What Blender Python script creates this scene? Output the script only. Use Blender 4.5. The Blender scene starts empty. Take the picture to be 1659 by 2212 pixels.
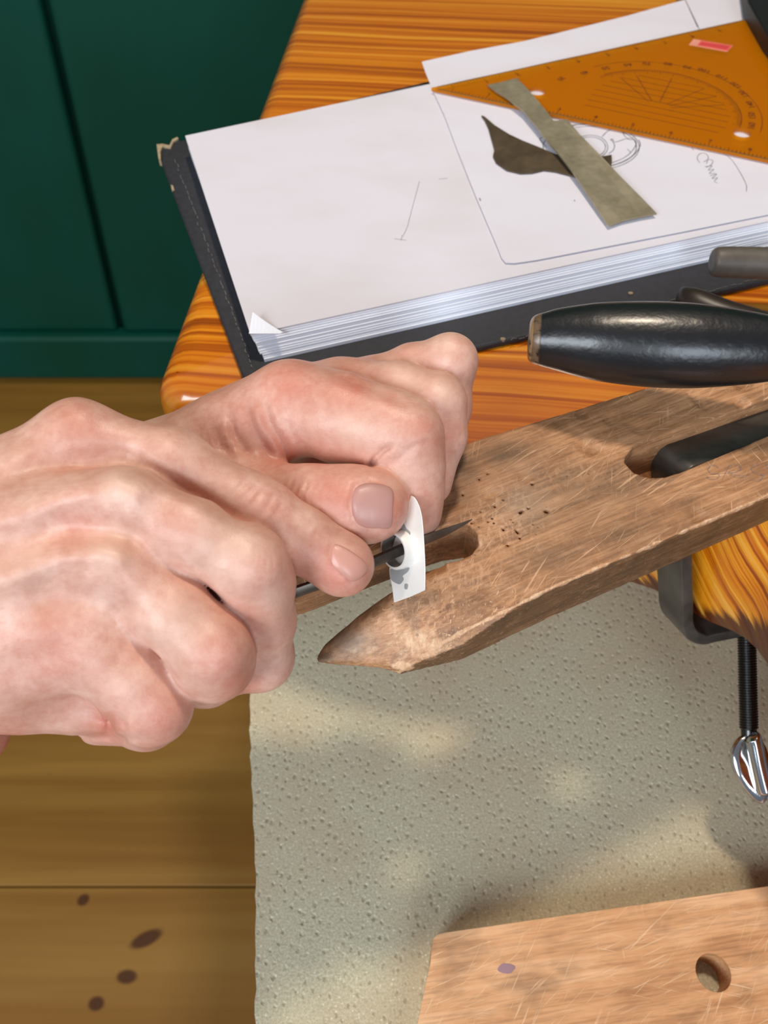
import bpy, bmesh, math, random
import numpy as np
from mathutils import Vector, Matrix
from mathutils.geometry import tessellate_polygon

random.seed(7); rng = np.random.default_rng(7)
S = bpy.context.scene
C = S.collection
W, H = 1659, 2212
FPX = 1815.0                       # focal length in pixels of the photograph
PITCH = math.radians(52.0)
CZ = 0.99                          # eye height
TZ = 0.75                          # bench top
cp, sp = math.cos(PITCH), math.sin(PITCH)
CAM = np.array([0, 0, CZ]); RX = np.array([1., 0, 0]); UP = np.array([0, sp, cp]); FW = np.array([0, cp, -sp])

# ------------------------------------------------------------------ camera, world, light, exposure
cam = bpy.data.cameras.new('camera'); camo = bpy.data.objects.new('camera', cam); C.objects.link(camo)
camo.location = CAM; camo.rotation_euler = (math.pi/2 - PITCH, 0, 0)
cam.sensor_fit = 'VERTICAL'; cam.sensor_height = 36.0; cam.sensor_width = 27.0; cam.lens = 36.0*FPX/H
cam.clip_start = 0.01; cam.clip_end = 50
cam.dof.use_dof = True; cam.dof.focus_distance = 0.27; cam.dof.aperture_fstop = 18.0
S.camera = camo
wd = bpy.data.worlds.new('world'); S.world = wd; wd.use_nodes = True
wd.node_tree.nodes['Background'].inputs[0].default_value = (0.80, 0.86, 1.0, 1)
wd.node_tree.nodes['Background'].inputs[1].default_value = 0.22

def area(name, loc, target, size, power, col, size_y=None):
    l = bpy.data.lights.new(name, 'AREA'); l.shape = 'RECTANGLE'; l.size = size; l.size_y = size_y or size
    l.energy = power; l.color = col
    o = bpy.data.objects.new(name, l); C.objects.link(o); o.location = loc
    o.rotation_euler = (Vector(target)-Vector(loc)).to_track_quat('-Z', 'Y').to_euler()
    return o
area('window_light', (-1.15, -1.40, 1.95), (0.05, 0.2, 0.75), 0.9, 38, (0.84, 0.92, 1.0), 0.9)
area('second_window_light', (0.45, -1.90, 1.72), (0.05, 0.2, 0.75), 0.7, 23, (0.80, 0.90, 1.0), 0.9)
area('ceiling_lamp', (0.12, 0.58, 2.2), (0.05, 0.25, 0.75), 0.13, 13, (1.0, 0.84, 0.66), 0.13)
S.view_settings.view_transform = 'Standard'; S.view_settings.look = 'None'
S.view_settings.gamma = 1.0; S.view_settings.use_curve_mapping = False
S.view_settings.exposure = 0.0

# ------------------------------------------------------------------ helpers
def at(px, py, z):
    d = FW + RX*((px-W/2)/FPX) - UP*((py-H/2)/FPX)
    return CAM + d*((z-CZ)/d[2])
def at_d(px, py, dep):
    return CAM + dep*(FW + RX*((px-W/2)/FPX) - UP*((py-H/2)/FPX))
def at_y(px, py, Y):
    d = FW + RX*((px-W/2)/FPX) - UP*((py-H/2)/FPX)
    return CAM + d*(Y/d[1])

def tag(o, label=None, cat=None, group=None, kind=None):
    if label: o['label'] = label
    if cat: o['category'] = cat
    if group: o['group'] = group
    if kind: o['kind'] = kind
    return o
def empty(name, loc, label=None, cat=None, group=None, kind=None):
    o = bpy.data.objects.new(name, None); C.objects.link(o); o.location = loc; o.empty_display_size = .02
    return tag(o, label, cat, group, kind)
def mesh_obj(name, verts, faces, m, parent=None, smooth=False, loc=None, kind=None, label=None, angle=None):
    """verts in world space; the object's origin goes to loc (or to its parent's origin)"""
    V = np.asarray(verts, dtype=float)
    org = np.zeros(3)
    if parent is not None:
        p = parent; 
        while p is not None: org = org + np.array(p.location); p = p.parent
    off = np.zeros(3)
    if parent is None and loc is not None: off = np.asarray(loc, dtype=float)
    V = V - org - off
    me = bpy.data.meshes.new(name); me.from_pydata(V.tolist(), [], [list(map(int, f)) for f in faces])
    me.update(); 
    if smooth: me.polygons.foreach_set('use_smooth', np.ones(len(me.polygons), dtype=bool))
    o = bpy.data.objects.new(name, me); C.objects.link(o); o.parent = parent; o.location = off
    me.materials.append(m)
    if angle is not None:
        for e in me.edges: pass
        me.set_sharp_from_angle(angle=math.radians(angle))
    if kind: o['kind'] = kind
    if label: o['label'] = label
    return o
def fix_normals(o):
    bm = bmesh.new(); bm.from_mesh(o.data); bmesh.ops.remove_doubles(bm, verts=bm.verts, dist=1e-7)
    bmesh.ops.recalc_face_normals(bm, faces=bm.faces); bm.to_mesh(o.data); bm.free(); return o
def bevel(o, w, seg=3, ang=35):
    md = o.modifiers.new('bevel', 'BEVEL'); md.width = w; md.segments = seg; md.limit_method = 'ANGLE'; md.angle_limit = math.radians(ang)
    md.harden_normals = False
    o.data.polygons.foreach_set('use_smooth', np.ones(len(o.data.polygons), dtype=bool))
    o.data.set_sharp_from_angle(angle=math.radians(ang))
    return o
def prism(name, outer, z0, z1, m, parent=None, holes=(), loc=None, bev=None, seg=3, kind=None, label=None, smooth_side=False):
    """outer, holes: lists of (x,y) in world; z0/z1 numbers or functions of (x,y)"""
    f0 = z0 if callable(z0) else (lambda x, y: z0)
    f1 = z1 if callable(z1) else (lambda x, y: z1)
    loops = [list(outer)] + [list(h) for h in holes]
    tris = tessellate_polygon([[Vector((p[0], p[1], 0)) for p in l] for l in loops])
    flat = [p for l in loops for p in l]; n = len(flat)
    V = [(p[0], p[1], f0(p[0], p[1])) for p in flat] + [(p[0], p[1], f1(p[0], p[1])) for p in flat]
    F = []
    if not holes:
        F.append(list(range(n))[::-1]); F.append([i+n for i in range(n)])
    else:
        for t in tris: F.append([t[2], t[1], t[0]]); F.append([i+n for i in t])
    k = 0
    for l in loops:
        for i in range(len(l)):
            a = k+i; b = k+(i+1) % len(l); F.append([a, b, b+n, a+n])
        k += len(l)
    o = mesh_obj(name, V, F, m, parent, loc=loc, kind=kind, label=label)
    fix_normals(o)
    if bev: bevel(o, bev, seg)
    return o
def smooth_closed(pts, n=6):
    P = np.asarray(pts, float); N = len(P); out = []
    for i in range(N):
        p0, p1, p2, p3 = P[i-1], P[i], P[(i+1) % N], P[(i+2) % N]
        for t in np.linspace(0, 1, n, endpoint=False):
            out.append(.5*((2*p1)+(-p0+p2)*t+(2*p0-5*p1+4*p2-p3)*t*t+(-p0+3*p1-3*p2+p3)*t**3))
    return np.array(out)
def spline(pts, n=8):
    P = np.asarray(pts, float); P = np.vstack([2*P[0]-P[1], P, 2*P[-1]-P[-2]]); out = []
    for i in range(1, len(P)-2):
        p0, p1, p2, p3 = P[i-1:i+3]
        for t in np.linspace(0, 1, n, endpoint=False):
            out.append(.5*((2*p1)+(-p0+p2)*t+(2*p0-5*p1+4*p2-p3)*t*t+(-p0+3*p1-3*p2+p3)*t**3))
    out.append(P[-2]); return np.array(out)
def sweep(path, prof, up, closed_caps=True):
    """sweep a closed 2D profile along path (world); returns verts, faces. prof may be list per point"""
    path = np.asarray(path, float); n = len(path); V = []; F = []
    per = isinstance(prof, (list, tuple)) and len(prof) == n and np.ndim(prof[0]) == 2
    m = len(prof[0]) if per else len(prof)
    for i in range(n):
        t = path[min(i+1, n-1)]-path[max(i-1, 0)]; t /= np.linalg.norm(t)
        s = np.cross(t, up); s /= np.linalg.norm(s); u = np.cross(s, t)
        for q in (prof[i] if per else prof): V.append(path[i]+s*q[0]+u*q[1])
    for i in range(n-1):
        for j in range(m):
            F.append([i*m+j, i*m+(j+1) % m, (i+1)*m+(j+1) % m, (i+1)*m+j])
    if closed_caps: F.append(list(range(m))[::-1]); F.append([(n-1)*m+j for j in range(m)])
    return V, F
def circ(r, n=24, ry=None): return np.array([(r*math.cos(a), (ry or r)*math.sin(a)) for a in np.linspace(0, 2*math.pi, n, endpoint=False)])
def ribbons(name, lines, width, z, m, parent, kind=None, label=None, px=True, lift=0.00006):
    """thin drawn strokes lying on a surface at height z (number or function)"""
    V = []; F = []
    zf = z if callable(z) else (lambda x, y: z)
    for ln in lines:
        w = width
        if isinstance(ln, tuple) and np.isscalar(ln[0]): w, ln = ln
        P = np.array([at(p[0], p[1], zf(0, 0) if not callable(z) else TZ+.015)[:2] for p in ln]) if px else np.array(ln, float)
        if len(P) < 2: continue
        b = len(V)
        for i in range(len(P)):
            t = P[min(i+1, len(P)-1)]-P[max(i-1, 0)]; t = t/(np.linalg.norm(t)+1e-12); nn = np.array([-t[1], t[0]])
            ww = w*(.75+.4*rng.random())
            for s in (-.5, .5):
                q = P[i]+nn*ww*s; V.append((q[0], q[1], zf(*q)+lift))
        for i in range(len(P)-1): F.append([b+2*i, b+2*i+2, b+2*i+3, b+2*i+1])
    return mesh_obj(name, V, F, m, parent, kind=kind, label=label)

# ------------------------------------------------------------------ materials
def srgb(r, g, b): 
    return tuple(((c/255)/12.92 if c/255 <= .04045 else ((c/255+.055)/1.055)**2.4) for c in (r, g, b))+(1,)
class NT:
    def __init__(s, name):
        s.m = bpy.data.materials.new(name); s.m.use_nodes = True; s.t = s.m.node_tree; s.b = s.t.nodes['Principled BSDF']
        s.tc = s.t.nodes.new('ShaderNodeTexCoord')
    def n(s, typ, **kw):
        nd = s.t.nodes.new('ShaderNode'+typ)
        for k, v in kw.items():
            if k in nd.inputs: nd.inputs[k].default_value = v
            else: setattr(nd, k, v)
        return nd
    def l(s, a, b): s.t.links.new(a, b)
    def mp(s, scale=(1, 1, 1), rot=(0, 0, 0), loc=(0, 0, 0), src=None):
        nd = s.n('Mapping'); nd.inputs['Scale'].default_value = scale; nd.inputs['Rotation'].default_value = rot; nd.inputs['Location'].default_value = loc
        s.l(src or s.tc.outputs['Object'], nd.inputs['Vector']); return nd.outputs[0]
    def noise(s, vec, scale=5, detail=4, rough=.55, dist=0.0):
        nd = s.n('TexNoise'); nd.inputs['Scale'].default_value = scale; nd.inputs['Detail'].default_value = detail
        nd.inputs['Roughness'].default_value = rough; nd.inputs['Distortion'].default_value = dist
        s.l(vec, nd.inputs['Vector']); return nd.outputs['Fac']
    def ramp(s, fac, stops, interp='LINEAR'):
        nd = s.n('ValToRGB'); cr = nd.color_ramp; cr.interpolation = interp
        while len(cr.elements) < len(stops): cr.elements.new(.5)
        for e, (p, c) in zip(cr.elements, stops): e.position = p; e.color = c
        s.l(fac, nd.inputs[0]); return nd.outputs[0]
    def mix(s, fac, a, b, mode='MIX'):
        nd = s.n('Mix', data_type='RGBA', blend_type=mode)
        for v, i in ((fac, 0), (a, 6), (b, 7)):
            if hasattr(v, 'default_value') or hasattr(v, 'is_output'): s.l(v, nd.inputs[i])
            else: nd.inputs[i].default_value = v
        return nd.outputs[2]
    def math(s, op, a, b=0.0, clamp=False):
        nd = s.n('Math', operation=op, use_clamp=clamp)
        for i, v in enumerate((a, b)):
            if hasattr(v, 'is_output'): s.l(v, nd.inputs[i])
            else: nd.inputs[i].default_value = v
        return nd.outputs[0]
    def bump(s, h, strength=.3, dist=.001, normal=None):
        nd = s.n('Bump'); nd.inputs['Strength'].default_value = strength; nd.inputs['Distance'].default_value = dist
        s.l(h, nd.inputs['Height']); 
        if normal: s.l(normal, nd.inputs['Normal'])
        return nd.outputs[0]
    def set(s, **kw):
        for k, v in kw.items():
            k = k.replace('_', ' ')
            if hasattr(v, 'is_output'): s.l(v, s.b.inputs[k])
            else: s.b.inputs[k].default_value = v
        return s
BW = lambda v: (v, v, v, 1)

def mat_plain(name, col, rough=.5, metal=0.0, noise=.12, scale=60, bump=.1, **kw):
    m = NT(name); v = m.noise(m.tc.outputs['Object'], scale, 5)
    c = m.mix(m.ramp(v, [(.3, BW(0)), (.7, BW(1))]), tuple(x*(1-noise) for x in col[:3])+(1,), tuple(min(1, x*(1+noise)) for x in col[:3])+(1,))
    m.set(Base_Color=c, Roughness=rough, Metallic=metal, **kw)
    if bump: m.set(Normal=m.bump(v, bump, .0005))
    return m.m

def mat_pine():
    m = NT('varnished_pine'); a = math.radians(5.5)
    rot = m.mp((1, 1, 1), (0, 0, a))
    warp = m.noise(m.mp((1.2, 5, 5), src=rot), 4, 3)
    st = m.mp((1.0, 1.0, 1.0), src=rot)
    add = m.n('VectorMath', operation='MULTIPLY_ADD'); m.l(warp, add.inputs[0]); add.inputs[1].default_value = (0, .011, .01); m.l(st, add.inputs[2])
    fine = m.noise(m.mp((2.0, 400, 60), src=add.outputs[0]), 1.0, 3, .5)
    med = m.noise(m.mp((.8, 120, 30), src=add.outputs[0]), 1.0, 2, .5)
    broad = m.noise(m.mp((.5, 20, 12), src=add.outputs[0]), 1.0, 2, .5)
    g = m.math('ADD', m.math('MULTIPLY', fine, .55), m.math('MULTIPLY', med, .45))
    col = m.ramp(g, [(.34, srgb(146, 68, 2)), (.44, srgb(188, 98, 4)), (.52, srgb(222, 132, 14)), (.64, srgb(238, 168, 48))])
    col2 = m.mix(m.ramp(broad, [(.38, BW(0)), (.62, BW(.7))]), col, srgb(220, 120, 10), 'MULTIPLY')
    m.set(Base_Color=m.mix(.5, col, col2), Roughness=.22, Coat_Weight=.6, Coat_Roughness=.1, Normal=m.bump(g, .2, .0005))
    return m.m
def mat_end_grain(e, kz, zb, s0):
    """sawn end of the glued boards: leaning growth rings, dark stain along the lower arris"""
    m = NT('end_grain'); o = m.tc.outputs['Object']
    dt_ = m.n('VectorMath', operation='DOT_PRODUCT'); m.l(o, dt_.inputs[0]); dt_.inputs[1].default_value = (e[0], e[1], kz)
    d2 = m.n('VectorMath', operation='DOT_PRODUCT'); m.l(o, d2.inputs[0]); d2.inputs[1].default_value = (-e[1], e[0], .4)
    sp2 = m.n('SeparateXYZ'); m.l(o, sp2.inputs[0])
    cx = m.n('CombineXYZ'); m.l(m.math('MULTIPLY', dt_.outputs['Value'], 230), cx.inputs[0]); m.l(m.math('MULTIPLY', sp2.outputs[2], 8), cx.inputs[1])
    g = m.noise(cx.outputs[0], 1.0, 3, .6); f = m.noise(m.mp((300, 300, 300)), 1.0, 3, .6)
    col = m.ramp(g, [(.36, srgb(140, 60, 2)), (.43, srgb(200, 106, 6)), (.55, srgb(226, 148, 28)), (.68, srgb(236, 178, 84))])
    hz = m.math('SUBTRACT', sp2.outputs[2], zb)
    al = m.n('VectorMath', operation='DOT_PRODUCT'); m.l(o, al.inputs[0]); al.inputs[1].default_value = (e[0], e[1], 0)
    top_ = m.math('ADD', m.math('MULTIPLY', m.math('MAXIMUM', m.math('SUBTRACT', al.outputs['Value'], s0), 0.0), .42), .009)
    top_ = m.math('MINIMUM', top_, .032)
    edge = m.math('SUBTRACT', top_, m.math('ADD', hz, m.math('MULTIPLY', m.math('SUBTRACT', g, .5), .03)))
    col = m.mix(m.ramp(m.math('MULTIPLY', m.math('ADD', edge, .004), 90), [(.2, BW(0)), (.75, BW(.93))]), col, srgb(70, 22, 10))
    m.set(Base_Color=col, Roughness=.3, Coat_Weight=.5, Coat_Roughness=.15, Normal=m.bump(m.math('ADD', g, m.math('MULTIPLY', f, .3)), .7, .0012))
    return m.m
KNOTS = [(316, 2028, .022, .0095, .42), (274, 2110, .0135, .0085, 0), (208, 2168, .0105, .0085, 0), (180, 1944, .0085, .0075, .6)]
def mat_floor():
    m = NT('pine_floor')
    oi = m.n('ObjectInfo')
    off = m.n('VectorMath', operation='MULTIPLY_ADD'); m.l(oi.outputs['Random'], off.inputs[0]); off.inputs[1].default_value = (7, 3, 5); m.l(m.tc.outputs['Object'], off.inputs[2])
    g = m.noise(m.mp((.9, 20, 10), src=off.outputs[0]), 1.2, 4, .5, .4)
    b = m.noise(m.mp((.9, 5, 5), src=off.outputs[0]), 1.0, 2)
    col = m.ramp(g, [(.3, srgb(124, 86, 28)), (.5, srgb(142, 104, 42)), (.72, srgb(158, 122, 58))])
    col = m.mix(m.ramp(b, [(.35, BW(0)), (.7, BW(.5))]), col, srgb(120, 72, 22))
    for px, py, rx, ry, a in KNOTS:
        c = at(px, py, 0)
        v = m.mp((1/rx, 1/ry, 1), (0, 0, 0)); ca, sa = math.cos(a), math.sin(a)
        nd = m.n('Mapping', vector_type='TEXTURE'); nd.inputs['Location'].default_value = (c[0], c[1], 0); nd.inputs['Rotation'].default_value = (0, 0, a); nd.inputs['Scale'].default_value = (rx, ry, 1)
        m.l(m.tc.outputs['Object'], nd.inputs['Vector'])
        ln = m.n('VectorMath', operation='LENGTH'); m.l(nd.outputs[0], ln.inputs[0])
        col = m.mix(m.ramp(ln.outputs['Value'], [(.55, BW(.92)), (1.0, BW(0))], 'EASE'), col, srgb(66, 32, 8))
    m.set(Base_Color=col, Specular_IOR_Level=.3, Roughness=.55, Normal=m.bump(g, .08, .001)); return m.m
def mat_pin(name, dark, mid, light, ang, raw=(232, 190, 140), scr=1.0, loc=(0, 0, 0), pits=False, rough=.5):
    m = NT(name); o = m.tc.outputs['Object']
    rot = m.mp((1, 1, 1), (0, 0, -ang), loc)
    g = m.noise(m.mp((14, 190, 190), src=rot), 1.0, 5, .6)
    big = m.noise(m.mp((16, 34, 30), src=rot), 1.0, 4, .6)
    col = m.ramp(m.math('ADD', m.math('MULTIPLY', g, .5), m.math('MULTIPLY', big, .5)), [(.36, srgb(*dark)), (.5, srgb(*mid)), (.64, srgb(*light))])
    fib = m.noise(m.mp((55, 950, 950), src=rot), 1.0, 3, .6)
    col = m.mix(m.ramp(fib, [(.36, BW(.45*scr)), (.52, BW(0))]), col, srgb(100, 66, 40)); col = m.mix(m.ramp(fib, [(.54, BW(0)), (.68, BW(.35*scr))]), col, srgb(222, 172, 130))
    # dirt in patches
    dirt = m.noise(m.mp((30, 45, 40), src=rot), 1.0, 3, .6)
    col = m.mix(m.ramp(dirt, [(.52, BW(0)), (.72, BW(.55))]), col, srgb(82, 62, 44))
    hs = None
    for k, (da, sc, th) in enumerate([(.9, (45, 1100, 1100), .65), (-.35, (60, 1300, 1300), .66), (.22, (40, 1000, 1000), .635), (1.45, (60, 1200, 1200), .675), (.55, (34, 900, 900), .65)]):
        r2 = m.mp((1, 1, 1), (0, 0, -ang-da), (k*1.3, k*.7, 0))
        s = m.noise(m.mp(sc, src=r2), 1.0, 2, .55)
        msk = m.noise(m.mp((26, 26, 26), loc=(k*3.1, k, 2)), 1.0, 3, .6)
        s = m.math('MULTIPLY', m.ramp(s, [(th-.02, BW(0)), (th+.03, BW(1))]), m.ramp(msk, [(.44, BW(0)), (.60, BW(.8*scr))]))
        col = m.mix(s, col, srgb(*raw)); hs = s if hs is None else m.math('MAXIMUM', hs, s)
    h = m.math('SUBTRACT', m.math('MULTIPLY', g, .5), m.math('MULTIPLY', hs, .35))
    if pits:
        chaos = m.noise(m.mp((170, 420, 300), src=rot), 1.0, 4, .7); ch2 = m.noise(m.mp((520, 200, 300), (0, 0, -ang-.8)), 1.0, 4, .7)
        at_ = {k: m.n('Attribute', attribute_name=k).outputs['Fac'] for k in ('raw', 'dirt', 'pits', 'grey')}
        cm = m.math('MULTIPLY', m.ramp(m.math('MAXIMUM', chaos, ch2), [(.5, BW(0)), (.64, BW(1))]), m.math('ADD', m.math('MULTIPLY', at_['pits'], .7), .12))
        col = m.mix(cm, col, srgb(212, 164, 124))
        vd = m.n('TexVoronoi', feature='F1'); vd.inputs['Scale'].default_value = 330; m.l(o, vd.inputs['Vector'])
        dots = m.math('MULTIPLY', m.ramp(vd.outputs['Distance'], [(.10, BW(1)), (.17, BW(0))]), m.math('MULTIPLY', at_['pits'], m.ramp(m.noise(o, 130, 2), [(.5, BW(0)), (.55, BW(1))])), True)
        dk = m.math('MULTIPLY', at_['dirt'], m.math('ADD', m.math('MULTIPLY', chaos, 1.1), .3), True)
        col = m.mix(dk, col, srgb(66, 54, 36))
        rw = m.ramp(m.math('ADD', m.math('SUBTRACT', at_['raw'], .5), m.math('MULTIPLY', chaos, .9)), [(.38, BW(0)), (.62, BW(.92))])
        col = m.mix(rw, col, m.mix(m.ramp(ch2, [(.4, BW(0)), (.6, BW(1))]), srgb(198, 150, 110), srgb(226, 188, 150)))
        col = m.mix(m.math('MULTIPLY', at_['grey'], .7), col, srgb(150, 140, 124))
        col = m.mix(dots, col, srgb(48, 28, 16))
        h = m.math('ADD', h, m.math('ADD', m.math('MULTIPLY', dots, -.9), m.math('MULTIPLY', chaos, m.math('ADD', m.math('MULTIPLY', at_['raw'], .9), .25))))
    m.set(Base_Color=col, Roughness=rough, Normal=m.bump(h, .6, .0006)); return m.m
def mat_mat():
    m = NT('dimpled_felt'); o = m.tc.outputs['Object']
    v = m.n('TexVoronoi', feature='F1'); v.inputs['Scale'].default_value = 270; v.inputs['Randomness'].default_value = .55
    sk = m.mp((1, .72, 1), (0, 0, .3)); w = m.noise(o, 160, 3)
    add = m.n('VectorMath', operation='MULTIPLY_ADD'); m.l(w, add.inputs[0]); add.inputs[1].default_value = (.003, .003, .003); m.l(sk, add.inputs[2]); m.l(add.outputs[0], v.inputs['Vector'])
    pit = m.ramp(v.outputs['Distance'], [(.06, BW(0)), (.30, BW(1))])
    fuzz = m.noise(o, 900, 4, .7); blot = m.noise(o, 14, 4, .6); blot2 = m.noise(o, 60, 3)
    col = m.ramp(fuzz, [(.3, srgb(164, 160, 132)), (.5, srgb(192, 186, 158)), (.72, srgb(218, 212, 186))])
    col = m.mix(m.ramp(blot, [(.42, BW(0)), (.66, BW(.5))]), col, srgb(186, 164, 134))
    col = m.mix(m.ramp(v.outputs['Distance'], [(.06, BW(.4)), (.2, BW(0))]), col, srgb(110, 102, 80))
    v2 = m.n('TexVoronoi', feature='F1'); v2.inputs['Scale'].default_value = 330; m.l(o, v2.inputs['Vector'])
    col = m.mix(m.ramp(v2.outputs['Distance'], [(.08, BW(.55)), (.2, BW(0))]), col, srgb(238, 234, 212))
    h = m.math('ADD', m.math('MULTIPLY', pit, .8), m.math('MULTIPLY', fuzz, .5))
    m.set(Base_Color=col, Roughness=.88, Normal=m.bump(h, .55, .0010)); return m.m
def mat_skin():
    m = NT('skin'); o = m.tc.outputs['Object']
    att = m.n('Attribute', attribute_name='flush'); at2 = m.n('Attribute', attribute_name='pale')
    mott = m.noise(o, 70, 4, .6); mott2 = m.noise(o, 320, 4, .65)
    col = m.ramp(mott, [(.32, srgb(206, 155, 135)), (.5, srgb(219, 172, 153)), (.68, srgb(231, 190, 172))])
    col = m.mix(m.ramp(mott2, [(.42, BW(0)), (.7, BW(.4))]), col, srgb(190, 126, 106))
    f = m.math('MULTIPLY', att.outputs['Fac'], m.math('ADD', m.math('MULTIPLY', mott2, .9), .55), True)
    col = m.mix(f, col, srgb(200, 118, 98))
    col = m.mix(at2.outputs['Fac'], col, srgb(232, 200, 178))
    v = m.n('TexVoronoi', feature='DISTANCE_TO_EDGE'); v.inputs['Scale'].default_value = 1300
    m.l(m.mp((1, .55, .8), (.2, .3, .5)), v.inputs['Vector'])
    pores = m.ramp(v.outputs['Distance'], [(.0, BW(0)), (.14, BW(1))])
    cre = m.noise(m.mp((1, 2.2, 1.3), (0, .3, .9)), 420, 4, .6)
    h = m.math('ADD', m.math('MULTIPLY', pores, .14), m.math('MULTIPLY', cre, .9))
    m.set(Base_Color=col, Roughness=.42, Normal=m.bump(h, .27, .0004), Subsurface_Weight=.22, Subsurface_Radius=(1, .35, .2), Subsurface_Scale=.003, Specular_IOR_Level=.42)
    return m.m
def mat_acrylic():
    m = NT('orange_acrylic'); t = m.t
    tr = m.n('BsdfTransparent'); tr.inputs[0].default_value = srgb(252, 214, 100)
    gl = m.n('BsdfGlossy'); gl.inputs['Roughness'].default_value = .12
    df = m.n('BsdfDiffuse'); df.inputs[0].default_value = srgb(228, 138, 4)
    fr = m.n('Fresnel'); fr.inputs[0].default_value = 1.49
    mx0 = m.n('MixShader'); mx0.inputs[0].default_value = .42; m.l(tr.outputs[0], mx0.inputs[1]); m.l(df.outputs[0], mx0.inputs[2])
    mx = m.n('MixShader'); m.l(m.math('MULTIPLY', fr.outputs[0], .6), mx.inputs[0]); m.l(mx0.outputs[0], mx.inputs[1]); m.l(gl.outputs[0], mx.inputs[2])
    m.l(mx.outputs[0], t.nodes['Material Output'].inputs[0]); return m.m
def mat_black_lacquer():
    m = NT('worn_black_lacquer'); o = m.tc.outputs['Object']
    dent = m.noise(m.mp((1, 1, 1)), 130, 3, .55); fine = m.noise(o, 600, 3)
    chip = m.noise(m.mp((.6, 1, 1)), 75, 4, .65)
    ck = m.ramp(chip, [(.735, BW(0)), (.75, BW(1))])
    att = m.n('Attribute', attribute_name='wear')
    wear = m.math('MULTIPLY', att.outputs['Fac'], m.ramp(m.noise(o, 260, 4, .6), [(.36, BW(0)), (.5, BW(1))]), True)
    ck = m.math('MAXIMUM', ck, wear)
    col = m.mix(ck, srgb(20, 20, 22), srgb(150, 118, 84))
    h = m.math('ADD', m.math('ADD', m.math('MULTIPLY', dent, .8), m.math('MULTIPLY', fine, .12)), m.math('MULTIPLY', ck, -.4))
    m.set(Base_Color=col, Roughness=.34, Normal=m.bump(h, .55, .0009), Coat_Weight=.3, Coat_Roughness=.22); return m.m
def mat_paper(name, base, dirty=.35):
    m = NT(name); o = m.tc.outputs['Object']
    b1 = m.noise(m.mp((14, 26, 20)), 1.0, 4, .55); sp_ = m.noise(o, 260, 2)
    col = m.mix(m.math('MULTIPLY', m.ramp(b1, [(.45, BW(0)), (.75, BW(1))]), dirty), srgb(*base), srgb(196, 186, 184))
    col = m.mix(m.ramp(sp_, [(.79, BW(0)), (.82, BW(.45))]), col, srgb(140, 138, 140))
    m.set(Base_Color=col, Roughness=.75); return m.m
def mat_metal_sheet(name, a, b, metal=.6, rough=.45):
    m = NT(name); o = m.tc.outputs['Object']
    n1 = m.noise(o, 60, 4, .6); n2 = m.noise(o, 240, 3)
    m.set(Base_Color=m.mix(m.ramp(n1, [(.35, BW(0)), (.65, BW(1))]), srgb(*a), srgb(*b)), Metallic=metal, Roughness=m.math('ADD', m.math('MULTIPLY', n2, .2), rough-.1), Normal=m.bump(n2, .1, .0003)); return m.m
def mat_green():
    m = NT('green_paint'); o = m.tc.outputs['Object']
    n1 = m.noise(m.mp((6, 6, 3)), 1.0, 3); n2 = m.noise(m.mp((40, 40, 8)), 1.0, 4)
    col = m.mix(m.ramp(n1, [(.35, BW(0)), (.65, BW(1))]), srgb(0, 62, 46), srgb(0, 68, 57))
    m.set(Base_Color=col, Roughness=.55, Specular_IOR_Level=.25, Normal=m.bump(n2, .15, .001)); return m.m

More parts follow.
